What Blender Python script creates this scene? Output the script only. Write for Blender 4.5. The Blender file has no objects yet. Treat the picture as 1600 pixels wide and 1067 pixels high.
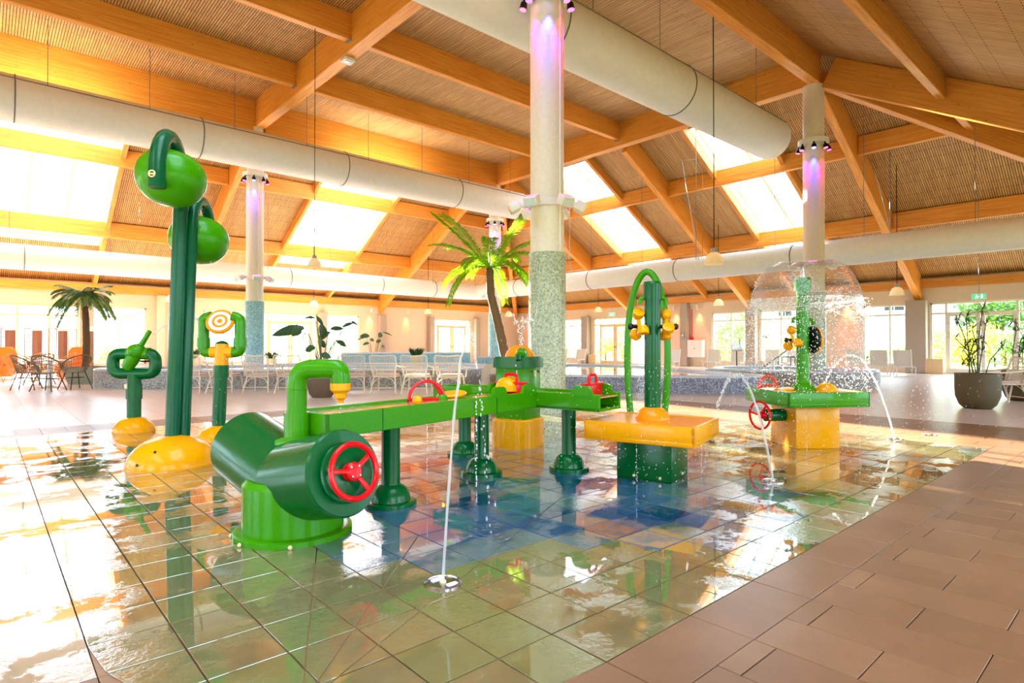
import bpy, bmesh, math, random
from mathutils import Vector, Matrix, Euler
random.seed(7)
sc = bpy.context.scene
C = sc.collection

# ---------------------------------------------------------------- camera, sky, sun, exposure
YAW = math.radians(48.24); PITCH = math.radians(0.465); FPX = 924.0; HC = 1.1
cam_d = bpy.data.cameras.new('camera'); cam = bpy.data.objects.new('camera', cam_d); C.objects.link(cam)
cam_d.sensor_width = 36.0; cam_d.lens = FPX / 1600 * 36; cam_d.clip_start = 0.05; cam_d.clip_end = 400
cam.location = (0, 0, HC); cam.rotation_euler = (math.pi / 2 + PITCH, 0, YAW - math.pi / 2)
sc.camera = cam

world = bpy.data.worlds.new('world'); sc.world = world; world.use_nodes = True
_nt = world.node_tree; _bg = _nt.nodes['Background']
_bg.inputs['Color'].default_value = (0.62, 0.82, 1.0, 1); _bg.inputs['Strength'].default_value = 9.5

sun_d = bpy.data.lights.new('sun', 'SUN'); sun = bpy.data.objects.new('sun', sun_d); C.objects.link(sun)
sun_d.energy = 80; sun_d.angle = math.radians(0.7); sun_d.color = (1.0, 0.92, 0.80)
_sd = Vector((-4.9, -23.5, -6.9)).normalized()
sun.rotation_euler = _sd.to_track_quat('-Z', 'Y').to_euler(); sun.location = (20, 60, 25)

sc.view_settings.view_transform = 'Standard'; sc.view_settings.look = 'None'
sc.view_settings.gamma = 1.0; sc.view_settings.use_curve_mapping = False
sc.view_settings.exposure = 0.2
cy = sc.cycles
cy.max_bounces = 7; cy.diffuse_bounces = 4; cy.glossy_bounces = 3; cy.transmission_bounces = 4
cy.transparent_max_bounces = 14; cy.caustics_reflective = False; cy.caustics_refractive = False
cy.sample_clamp_indirect = 6.0; cy.use_denoising = True

# ---------------------------------------------------------------- pixel helpers (1600 x 1067 photo frame)
SY, CYW = math.sin(YAW), math.cos(YAW)
FO = Vector((CYW * math.cos(PITCH), SY * math.cos(PITCH), math.sin(PITCH)))
RI = Vector((SY, -CYW, 0)); UPV = RI.cross(FO)
def ray(x, y): return RI * ((x - 800) / FPX) + UPV * ((533.5 - y) / FPX) + FO
def gp(x, y, z=0.0):
    d = ray(x, y); t = (z - HC) / d.z
    return Vector((d.x * t, d.y * t, z))
def W(X, d, z=0.0):                     # metres right of / ahead of the tripod
    return Vector((X * SY + d * CYW, -X * CYW + d * SY, z))
def PD(px, d, z=0.0): return W((px - 800) * d / FPX, d, z)
def ZD(y, d): return HC + (541.0 - y) * d / FPX
def onU(U, x, y):
    d = ray(x, y); t = U / d.x; return Vector((U, d.y * t, HC + d.z * t))
def onV(V, x, y):
    d = ray(x, y); t = V / d.y; return Vector((d.x * t, V, HC + d.z * t))
CAMROT = YAW - math.pi / 2              # local +x = right of view, local +y = away

# ---------------------------------------------------------------- materials
def srgb(r, g, b):
    def f(c):
        c /= 255.0
        return c / 12.92 if c <= 0.04045 else ((c + 0.055) / 1.055) ** 2.4
    return (f(r), f(g), f(b), 1)
class NT:
    def __init__(s, name):
        s.m = bpy.data.materials.new(name); s.m.use_nodes = True; s.t = s.m.node_tree
        s.b = s.t.nodes['Principled BSDF']; s.out = s.t.nodes['Material Output']
    def n(s, typ, **kw):
        nd = s.t.nodes.new(typ)
        for k, v in kw.items():
            if k in nd.inputs: nd.inputs[k].default_value = v
            else: setattr(nd, k, v)
        return nd
    def l(s, a, b): s.t.links.new(a, b)
    def ramp(s, fac, stops):
        r = s.n('ShaderNodeValToRGB'); cr = r.color_ramp
        while len(cr.elements) > 1: cr.elements.remove(cr.elements[-1])
        cr.elements[0].position, cr.elements[0].color = stops[0][0], stops[0][1]
        for p, c in stops[1:]:
            e = cr.elements.new(p); e.color = c
        s.l(fac, r.inputs['Fac']); return r
    def coord(s, scale=(1, 1, 1), kind='Object', rot=(0, 0, 0)):
        tc = s.n('ShaderNodeTexCoord'); mp = s.n('ShaderNodeMapping')
        mp.inputs['Scale'].default_value = scale; mp.inputs['Rotation'].default_value = rot
        s.l(tc.outputs[kind], mp.inputs['Vector']); return mp.outputs['Vector']
    def bump(s, h, strength=0.3, dist=0.01):
        b = s.n('ShaderNodeBump'); b.inputs['Strength'].default_value = strength; b.inputs['Distance'].default_value = dist
        s.l(h, b.inputs['Height']); s.l(b.outputs['Normal'], s.b.inputs['Normal']); return b
def plain(name, col, rough=0.5, metal=0.0, coat=0.0, var=0.06, scale=6.0, bump=0.0, emit=None, es=0.0, sss=0.0):
    k = NT(name); v = k.coord((scale,) * 3)
    nz = k.n('ShaderNodeTexNoise'); nz.inputs['Detail'].default_value = 3; k.l(v, nz.inputs['Vector'])
    c = Vector(col[:3]); lo = [max(0, x * (1 - var)) for x in c] + [1]; hi = [min(1, x * (1 + var)) for x in c] + [1]
    r = k.ramp(nz.outputs['Fac'], [(0.3, lo), (0.7, hi)]); k.l(r.outputs['Color'], k.b.inputs['Base Color'])
    k.b.inputs['Roughness'].default_value = rough; k.b.inputs['Metallic'].default_value = metal
    k.b.inputs['Coat Weight'].default_value = coat; k.b.inputs['Specular IOR Level'].default_value = 0.2 if coat else 0.5; k.b.inputs['Coat Roughness'].default_value = 0.04
    if bump: k.bump(nz.outputs['Fac'], bump, 0.01)
    if emit: k.b.inputs['Emission Color'].default_value = emit; k.b.inputs['Emission Strength'].default_value = es
    return k.m
M = {}
M['lgreen'] = plain('light_green_fibreglass', srgb(58, 142, 0), 0.27, coat=0.12, var=0.05)
M['dgreen'] = plain('dark_green_fibreglass', srgb(0, 88, 36), 0.24, coat=0.12, var=0.05)
M['tgreen'] = plain('teal_green_pipe', srgb(0, 84, 50), 0.24, coat=0.12, var=0.05)
M['yellow'] = plain('yellow_fibreglass', srgb(246, 164, 0), 0.26, coat=0.12, var=0.04)
M['orange'] = plain('orange_fibreglass', srgb(246, 140, 8), 0.26, coat=0.12, var=0.04)
M['red'] = plain('red_plastic', srgb(222, 14, 22), 0.26, coat=0.12, var=0.04)
M['ored'] = plain('orange_red_plastic', srgb(240, 62, 16), 0.26, coat=0.12, var=0.04)
M['black'] = plain('black_rubber', srgb(18, 18, 20), 0.35, coat=0.3)
M['white'] = plain('white_paint', srgb(236, 232, 226), 0.4, var=0.02)
M['cream'] = plain('cream_sticker', srgb(240, 215, 165), 0.4, var=0.02)
M['steel'] = plain('brushed_steel', srgb(190, 190, 190), 0.22, metal=1.0, var=0.1, scale=20)
M['gsteel'] = plain('galvanised_steel', srgb(150, 152, 150), 0.45, metal=0.8, var=0.15, scale=15)
M['tray'] = plain('tan_channel_bed', srgb(196, 150, 96), 0.12, coat=0.8, var=0.15, scale=4)
M['duct'] = plain('white_textile_duct', srgb(238, 236, 232), 0.55, var=0.03, scale=1.5)
M['seam'] = plain('grey_duct_seam', srgb(120, 118, 110), 0.6)
M['column'] = plain('cream_column_plaster', srgb(230, 220, 204), 0.5, var=0.05, scale=3)
M['concrete'] = plain('grey_concrete', srgb(172, 160, 146), 0.7, var=0.05, scale=4, bump=0.1)
M['wallp'] = plain('beige_wall_plaster', srgb(222, 205, 182), 0.75, var=0.03, scale=2, bump=0.03)
M['frame'] = plain('cream_window_frame', srgb(226, 222, 206), 0.45, var=0.03)
M['dframe'] = plain('pale_wood_frame', srgb(222, 196, 150), 0.5, var=0.06)
M['pot'] = plain('olive_brown_pot', srgb(84, 70, 38), 0.6, var=0.08, bump=0.05)
M['pot2'] = plain('brown_pot', srgb(98, 78, 58), 0.6, var=0.08)
M['potw'] = plain('pale_stone_pot', srgb(200, 190, 150), 0.6, var=0.08)
M['planter'] = plain('grey_green_planter', srgb(140, 138, 112), 0.7, var=0.08)
M['rattan_w'] = plain('cream_rattan', srgb(226, 208, 184), 0.5, var=0.08, scale=20)
M['seatpad'] = plain('pink_beige_seat', srgb(214, 180, 162), 0.7, var=0.05)
M['rattan_b'] = plain('brown_rattan', srgb(120, 84, 48), 0.55, var=0.2, scale=30)
M['rattan_d'] = plain('dark_metal_legs', srgb(38, 34, 30), 0.5)
M['rattan_h'] = plain('honey_rattan', srgb(176, 122, 62), 0.55, var=0.15, scale=30)
M['marble'] = plain('pale_table_top', srgb(222, 214, 204), 0.3, var=0.06)
M['postbrown'] = plain('brown_post_cladding', srgb(120, 78, 56), 0.6, var=0.1)
M['lattice'] = plain('terracotta_lattice', srgb(176, 112, 72), 0.6, var=0.1)
M['ochair'] = plain('orange_shell', srgb(246, 120, 26), 0.3, coat=0.4)
M['lounger'] = plain('pale_mesh_fabric', srgb(214, 208, 194), 0.7, var=0.05)
M['soil'] = plain('dark_soil', srgb(58, 44, 32), 0.9, var=0.3, scale=30)
M['trunk'] = plain('fibrous_palm_trunk', srgb(104, 76, 48), 0.85, var=0.4, scale=30, bump=0.6)
M['stem'] = plain('green_stem', srgb(96, 112, 56), 0.5, var=0.2)
M['grass'] = plain('outside_lawn', srgb(148, 160, 76), 0.9, var=0.35, scale=1.2)
M['paving'] = plain('pale_terrace_paving', srgb(214, 206, 190), 0.8, var=0.08)
M['hwall'] = plain('white_render', srgb(168, 172, 182), 0.8, var=0.02)
M['hroof'] = plain('slate_roof', srgb(34, 42, 54), 0.8, var=0.2, scale=8)
M['brickred'] = plain('red_chimney', srgb(170, 96, 76), 0.8, var=0.2, scale=10)
M['hwin'] = plain('dark_house_glass', srgb(24, 26, 34), 0.6)
M['rail'] = plain('teal_rail', srgb(60, 96, 92), 0.4)
M['bluebench'] = None
def leaf(name, col, trans=0.35, var=0.25):
    k = NT(name); v = k.coord((5, 5, 5)); nz = k.n('ShaderNodeTexNoise'); k.l(v, nz.inputs['Vector'])
    c = col[:3]; r = k.ramp(nz.outputs['Fac'], [(0.3, [x * (1 - var) for x in c] + [1]), (0.7, [min(1, x * (1 + var)) for x in c] + [1])])
    k.l(r.outputs['Color'], k.b.inputs['Base Color']); k.b.inputs['Roughness'].default_value = 0.4
    tr = k.n('ShaderNodeBsdfTranslucent'); k.l(r.outputs['Color'], tr.inputs['Color'])
    mx = k.n('ShaderNodeMixShader'); mx.inputs['Fac'].default_value = trans
    k.l(k.b.outputs['BSDF'], mx.inputs[1]); k.l(tr.outputs['BSDF'], mx.inputs[2]); k.l(mx.outputs['Shader'], k.out.inputs['Surface'])
    return k.m
M['palm'] = leaf('bright_palm_leaf', srgb(150, 190, 30), 0.5)
M['palm_d'] = leaf('dull_palm_leaf', srgb(118, 150, 78), 0.35)
M['strel'] = leaf('dark_banana_leaf', srgb(48, 84, 46), 0.25)
M['tuft'] = leaf('grey_green_grass_leaf', srgb(84, 116, 66), 0.3)
M['papyrus'] = leaf('olive_umbrella_leaf', srgb(74, 88, 36), 0.3)
M['shrub_y'] = leaf('yellow_green_shrub', srgb(214, 206, 60), 0.45)
M['shrub_g'] = leaf('mid_green_tree', srgb(112, 150, 58), 0.4)
M['shrub_p'] = leaf('pale_green_shrub', srgb(170, 190, 120), 0.4)

def glulam(name, c0, c1):
    k = NT(name); v = k.coord((0.5, 9, 24)); nz = k.n('ShaderNodeTexNoise'); nz.inputs['Scale'].default_value = 2.0
    nz.inputs['Detail'].default_value = 5; k.l(v, nz.inputs['Vector'])
    oi = k.n('ShaderNodeObjectInfo')
    r = k.ramp(nz.outputs['Fac'], [(0.3, c0), (0.68, c1)])
    hs = k.n('ShaderNodeHueSaturation'); k.l(r.outputs['Color'], hs.inputs['Color'])
    mr = k.n('ShaderNodeMapRange'); mr.inputs['To Min'].default_value = 0.86; mr.inputs['To Max'].default_value = 1.1
    k.l(oi.outputs['Random'], mr.inputs['Value']); k.l(mr.outputs['Result'], hs.inputs['Value'])
    v2 = k.coord((2.2, 9, 9)); vo = k.n('ShaderNodeTexVoronoi'); vo.inputs['Scale'].default_value = 1.0; k.l(v2, vo.inputs['Vector'])
    kn = k.ramp(vo.outputs['Distance'], [(0.05, (0.25, 0.12, 0.05, 1)), (0.11, (1, 1, 1, 1))])
    mu = k.n('ShaderNodeMix'); mu.data_type = 'RGBA'; mu.blend_type = 'MULTIPLY'; mu.inputs[0].default_value = 0.75
    k.l(hs.outputs['Color'], mu.inputs[6]); k.l(kn.outputs['Color'], mu.inputs[7]); k.l(mu.outputs[2], k.b.inputs['Base Color'])
    k.b.inputs['Roughness'].default_value = 0.45; k.bump(nz.outputs['Fac'], 0.08, 0.01)
    return k.m
M['glulam'] = glulam('orange_glulam', srgb(210, 126, 36), srgb(238, 168, 70))
M['lining'] = plain('pale_pine_lining', srgb(236, 214, 176), 0.55, var=0.05)

def boards(name, c0, c1, gap, w, h, rotz, mort):
    """narrow timber boards with open joints, laid along object axis given by rotz"""
    k = NT(name); v = k.coord((1, 1, 1), 'UV', (0, 0, rotz))
    br = k.n('ShaderNodeTexBrick'); br.inputs['Scale'].default_value = 1.0; br.inputs['Brick Width'].default_value = w
    br.inputs['Row Height'].default_value = h; br.inputs['Mortar Size'].default_value = mort; br.inputs['Mortar Smooth'].default_value = 0.1
    br.inputs['Color1'].default_value = c0; br.inputs['Color2'].default_value = c1; br.inputs['Mortar'].default_value = gap
    br.offset = 0.37; k.l(v, br.inputs['Vector'])
    nz = k.n('ShaderNodeTexNoise'); nz.inputs['Scale'].default_value = 1.6; nz.inputs['Detail'].default_value = 6
    v2 = k.coord((1.0, 10, 1), 'UV', (0, 0, rotz)); k.l(v2, nz.inputs['Vector'])
    rr = k.ramp(nz.outputs['Fac'], [(0.3, (0.72, 0.7, 0.68, 1)), (0.7, (1.08, 1.08, 1.08, 1))])
    mu = k.n('ShaderNodeMix'); mu.data_type = 'RGBA'; mu.blend_type = 'MULTIPLY'; mu.inputs[0].default_value = 1
    k.l(br.outputs['Color'], mu.inputs[6]); k.l(rr.outputs['Color'], mu.inputs[7]); k.l(mu.outputs[2], k.b.inputs['Base Color'])
    k.b.inputs['Roughness'].default_value = 0.6
    inv = k.n('ShaderNodeMath', operation='SUBTRACT'); inv.inputs[0].default_value = 1.0; k.l(br.outputs['Fac'], inv.inputs[1])
    k.bump(inv.outputs['Value'], 0.5, 0.02)
    return k.m
M['slat'] = boards('acoustic_timber_slats', srgb(222, 174, 104), srgb(208, 156, 88), srgb(92, 60, 30), 1.0, 0.064, 0, 0.010)
M['board'] = boards('timber_ceiling_boards', srgb(214, 172, 112), srgb(198, 154, 96), srgb(110, 80, 48), 4.2, 0.105, 0, 0.006)

def tile_mat(name, col, wet=1.0, grit=1.0):
    k = NT(name)
    v = k.coord((1, 1, 1), 'Object')
    geo = k.n('ShaderNodeNewGeometry')
    n1 = k.n('ShaderNodeTexNoise'); n1.inputs['Scale'].default_value = 2.3; n1.inputs['Detail'].default_value = 8; n1.inputs['Roughness'].default_value = 0.72
    k.l(geo.outputs['Position'], n1.inputs['Vector'])
    n2 = k.n('ShaderNodeTexNoise'); n2.inputs['Scale'].default_value = 55; n2.inputs['Detail'].default_value = 3
    k.l(geo.outputs['Position'], n2.inputs['Vector'])
    oi = k.n('ShaderNodeObjectInfo')
    c = col[:3]
    r = k.ramp(n1.outputs['Fac'], [(0.35, [x * 0.86 for x in c] + [1]), (0.65, [min(1, x * 1.12) for x in c] + [1])])
    k.l(r.outputs['Color'], k.b.inputs['Base Color'])
    if wet > 0:
        fm = k.ramp(n1.outputs['Fac'], [(0.51, (0.02, 0.02, 0.02, 1)), (0.63, (0.16 * grit, 0.16 * grit, 0.16 * grit, 1))])
        k.l(fm.outputs['Color'], k.b.inputs['Roughness'])
        k.b.inputs['Coat Weight'].default_value = wet; k.b.inputs['Coat Roughness'].default_value = 0.015
        k.b.inputs['Coat IOR'].default_value = 1.8; k.b.inputs['Specular IOR Level'].default_value = 0.7
        amp = k.n('ShaderNodeMath', operation='MULTIPLY'); k.l(n2.outputs['Fac'], amp.inputs[0])
        am = k.ramp(n1.outputs['Fac'], [(0.51, (0.03, 0.03, 0.03, 1)), (0.63, (1, 1, 1, 1))]); k.l(am.outputs['Color'], amp.inputs[1])
        bb = k.bump(amp.outputs['Value'], 0.32, 0.006)
        k.l(bb.outputs['Normal'], k.b.inputs['Coat Normal'])
    else:
        k.b.inputs['Roughness'].default_value = 0.32
        k.b.inputs['Specular IOR Level'].default_value = 0.45
        k.bump(n2.outputs['Fac'], 0.06, 0.004)
    return k.m
T = {}
T['khaki'] = tile_mat('wet_khaki_tile', srgb(126, 118, 82))
T['olive'] = tile_mat('wet_olive_tile', srgb(118, 122, 78))
T['greyblue'] = tile_mat('wet_grey_blue_tile', srgb(98, 116, 130))
T['blue'] = tile_mat('wet_blue_tile', srgb(52, 88, 132))
T['navy'] = tile_mat('wet_navy_tile', srgb(18, 56, 108))
T['purple'] = tile_mat('wet_lilac_tile', srgb(116, 104, 136))
T['teal'] = tile_mat('wet_teal_tile', srgb(66, 106, 108))
T['plank'] = [tile_mat('sand_brown_plank_%s' % s, srgb(*c), 0, 1) for s, c in (('warm', (140, 102, 74)), ('tan', (144, 106, 77)), ('clay', (136, 99, 72)))]
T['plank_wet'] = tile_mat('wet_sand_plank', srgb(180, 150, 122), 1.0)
M['grout'] = plain('brown_grout', srgb(96, 72, 52), 0.7, var=0.2, scale=8)

def floor_far():
    k = NT('beige_floor_slabs'); geo = k.n('ShaderNodeNewGeometry')
    mp = k.n('ShaderNodeMapping'); mp.inputs['Rotation'].default_value = (0, 0, math.pi / 2); k.l(geo.outputs['Position'], mp.inputs['Vector'])
    br = k.n('ShaderNodeTexBrick'); br.inputs['Scale'].default_value = 1; br.inputs['Brick Width'].default_value = 1.07
    br.inputs['Row Height'].default_value = 0.535; br.inputs['Mortar Size'].default_value = 0.004
    br.inputs['Color1'].default_value = srgb(226, 206, 194); br.inputs['Color2'].default_value = srgb(220, 199, 187); br.inputs['Mortar'].default_value = srgb(150, 120, 100)
    k.l(mp.outputs['Vector'], br.inputs['Vector']); k.l(br.outputs['Color'], k.b.inputs['Base Color'])
    k.b.inputs['Roughness'].default_value = 0.3; return k.m
M['floorfar'] = floor_far()

def mosaic(name, cols, scale, rough=0.25, bump=0.2):
    k = NT(name); v = k.coord((1, 1, 1)); vo = k.n('ShaderNodeTexVoronoi'); vo.distance = 'CHEBYCHEV'
    vo.inputs['Scale'].default_value = scale; vo.inputs['Randomness'].default_value = 0.15; k.l(v, vo.inputs['Vector'])
    sep = k.n('ShaderNodeSeparateColor'); k.l(vo.outputs['Color'], sep.inputs['Color'])
    r = k.ramp(sep.outputs['Red'], [(i / len(cols), c) for i, c in enumerate(cols)]); r.color_ramp.interpolation = 'CONSTANT'
    k.l(r.outputs['Color'], k.b.inputs['Base Color']); k.b.inputs['Roughness'].default_value = rough
    k.bump(vo.outputs['Distance'], bump, 0.004); return k.m
M['mosaic'] = mosaic('green_grey_mosaic', [srgb(176, 186, 156), srgb(160, 172, 142), srgb(190, 196, 168), srgb(140, 150, 130), srgb(168, 178, 148)], 42)
M['mosaic_b'] = mosaic('pale_blue_mosaic', [srgb(142, 190, 196), srgb(120, 172, 182), srgb(160, 204, 208), srgb(112, 160, 170)], 42)
M['terrazzo'] = mosaic('grey_terrazzo_mosaic', [srgb(150, 146, 138), srgb(128, 126, 122), srgb(172, 168, 158), srgb(108, 108, 108), srgb(158, 152, 142)], 34, 0.4)
M['terrazzo_b'] = mosaic('blue_grey_mosaic', [srgb(130, 134, 150), srgb(112, 118, 138), srgb(150, 152, 166), srgb(96, 100, 120)], 34, 0.4)
M['bluebench'] = mosaic('light_blue_mosaic', [srgb(140, 186, 200), srgb(124, 172, 190), srgb(156, 198, 208)], 30, 0.3)
M['rim'] = plain('pale_pool_rim', srgb(196, 204, 214), 0.25, var=0.06, scale=12)

def glass():
    k = NT('clear_window_glass'); tr = k.n('ShaderNodeBsdfTransparent'); tr.inputs['Color'].default_value = (0.97, 0.985, 0.98, 1)
    gl = k.n('ShaderNodeBsdfGlossy'); gl.inputs['Roughness'].default_value = 0.02
    lw = k.n('ShaderNodeLayerWeight'); lw.inputs['Blend'].default_value = 0.25
    mx = k.n('ShaderNodeMixShader'); mr = k.n('ShaderNodeMath', operation='MULTIPLY'); mr.inputs[1].default_value = 0.35
    k.l(lw.outputs['Fresnel'], mr.inputs[0]); k.l(mr.outputs['Value'], mx.inputs['Fac'])
    k.l(tr.outputs['BSDF'], mx.inputs[1]); k.l(gl.outputs['BSDF'], mx.inputs[2]); k.l(mx.outputs['Shader'], k.out.inputs['Surface']); return k.m
M['glass'] = glass()
def water_surface():
    k = NT('pool_water'); k.b.inputs['Base Color'].default_value = srgb(120, 160, 172); k.b.inputs['Roughness'].default_value = 0.03
    v = k.coord((1, 1, 1)); nz = k.n('ShaderNodeTexNoise'); nz.inputs['Scale'].default_value = 3; nz.inputs['Detail'].default_value = 3; k.l(v, nz.inputs['Vector'])
    k.bump(nz.outputs['Fac'], 0.12, 0.02); k.b.inputs['Coat Weight'].default_value = 1; return k.m
M['pool'] = water_surface()
def droplet():
    k = NT('backlit_white_drops'); k.b.inputs['Base Color'].default_value = (0.93, 0.95, 0.96, 1); k.b.inputs['Roughness'].default_value = 0.05  # brightness of back-lit water is put into this white colour
    tr = k.n('ShaderNodeBsdfTransparent'); tl = k.n('ShaderNodeBsdfTranslucent'); tl.inputs['Color'].default_value = (0.95, 0.96, 0.97, 1)
    m0 = k.n('ShaderNodeMixShader'); m0.inputs['Fac'].default_value = 0.5; k.l(k.b.outputs['BSDF'], m0.inputs[1]); k.l(tl.outputs['BSDF'], m0.inputs[2])
    m1 = k.n('ShaderNodeMixShader'); m1.inputs['Fac'].default_value = 0.55; k.l(m0.outputs['Shader'], m1.inputs[1]); k.l(tr.outputs['BSDF'], m1.inputs[2])
    k.l(m1.outputs['Shader'], k.out.inputs['Surface']); return k.m
M['drop'] = droplet()
def bell():
    k = NT('thin_water_film'); tr = k.n('ShaderNodeBsdfTransparent'); tr.inputs['Color'].default_value = (0.93, 0.92, 0.91, 1)
    k.b.inputs['Base Color'].default_value = (0.95, 0.95, 0.95, 1); k.b.inputs['Roughness'].default_value = 0.04
    v = k.coord((1, 1, 1)); nz = k.n('ShaderNodeTexNoise'); nz.inputs['Scale'].default_value = 22; nz.inputs['Detail'].default_value = 6; k.l(v, nz.inputs['Vector'])
    k.bump(nz.outputs['Fac'], 0.5, 0.03)
    gl = k.n('ShaderNodeBsdfGlossy'); gl.inputs['Roughness'].default_value = 0.05
    for L in k.t.links:
        if L.to_socket == k.b.inputs['Normal']: k.l(L.from_socket, gl.inputs['Normal'])
    lw = k.n('ShaderNodeLayerWeight'); lw.inputs['Blend'].default_value = 0.35
    rp = k.ramp(lw.outputs['Facing'], [(0.0, (0.10, 0.10, 0.10, 1)), (0.75, (0.22, 0.22, 0.22, 1)), (1.0, (0.8, 0.8, 0.8, 1))])
    mx = k.n('ShaderNodeMixShader'); k.l(rp.outputs['Color'], mx.inputs['Fac']); k.l(tr.outputs['BSDF'], mx.inputs[1]); k.l(gl.outputs['BSDF'], mx.inputs[2])
    k.l(mx.outputs['Shader'], k.out.inputs['Surface']); return k.m
M['bell'] = bell()
M['spray'] = plain('backlit_white_spray', (0.95, 0.96, 0.97, 1), 0.2, var=0.02)  # opaque white stands in for the back-lit shine of the spray
def emis(name, col, s):
    k = NT(name); k.b.inputs['Base Color'].default_value = col; k.b.inputs['Emission Color'].default_value = col; k.b.inputs['Emission Strength'].default_value = s; return k.m
M['e_mag'] = emis('magenta_lens', (1.0, 0.08, 0.75, 1), 5); M['e_blue'] = emis('blue_lens', (0.22, 0.25, 1.0, 1), 7); M['e_red'] = emis('red_lens', (1.0, 0.08, 0.16, 1), 5)
M['e_wall'] = emis('red_wall_lens', (1.0, 0.12, 0.04, 1), 3); M['e_exit'] = emis('green_exit_face', (0.10, 0.72, 0.42, 1), 0.5); M['e_white'] = emis('white_exit_symbol', (1, 1, 1, 1), 0.7)
def shade_glass():
    k = NT('ribbed_lamp_glass'); k.b.inputs['Base Color'].default_value = srgb(250, 236, 214); k.b.inputs['Roughness'].default_value = 0.2
    v = k.coord((1, 1, 1)); wv = k.n('ShaderNodeTexWave'); wv.inputs['Scale'].default_value = 8; wv.bands_direction = 'Z'; k.l(v, wv.inputs['Vector']); k.bump(wv.outputs['Fac'], 0.3, 0.01)
    tl = k.n('ShaderNodeBsdfTranslucent'); tl.inputs['Color'].default_value = srgb(255, 244, 224)
    mx = k.n('ShaderNodeMixShader'); mx.inputs['Fac'].default_value = 0.5; k.l(k.b.outputs['BSDF'], mx.inputs[1]); k.l(tl.outputs['BSDF'], mx.inputs[2])
    k.l(mx.outputs['Shader'], k.out.inputs['Surface']); return k.m
M['shade'] = shade_glass()
M['bulb'] = emis('warm_bulb', (1.0, 0.78, 0.5, 1), 9)
M['floodglass'] = plain('floodlight_glass', srgb(210, 226, 236), 0.05, coat=1)

# ---------------------------------------------------------------- mesh builder
def frames(path, closed=False):
    n = len(path); T_ = []
    for i in range(n):
        a = path[(i - 1) % n] if (closed or i > 0) else path[i]; b = path[(i + 1) % n] if (closed or i < n - 1) else path[i]
        T_.append((b - a).normalized())
    ref = Vector((0, 0, 1)) if abs(T_[0].z) < 0.9 else Vector((1, 0, 0))
    N = [T_[0].cross(ref).normalized()]
    for i in range(1, n):
        v = N[-1] - T_[i] * N[-1].dot(T_[i])
        N.append(v.normalized() if v.length > 1e-6 else N[-1])
    return T_, N
def fillet(pts, r, n=6):
    pts = [Vector(p) for p in pts]; out = [pts[0]]
    for i in range(1, len(pts) - 1):
        a, b, c = pts[i - 1], pts[i], pts[i + 1]; u, v = (a - b), (c - b)
        k = min(r, u.length * 0.49, v.length * 0.49); p, q = b + u.normalized() * k, b + v.normalized() * k
        for j in range(n + 1):
            t = j / n; out.append(p * (1 - t) ** 2 + b * 2 * t * (1 - t) + q * t * t)
    out.append(pts[-1]); return out
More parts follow.
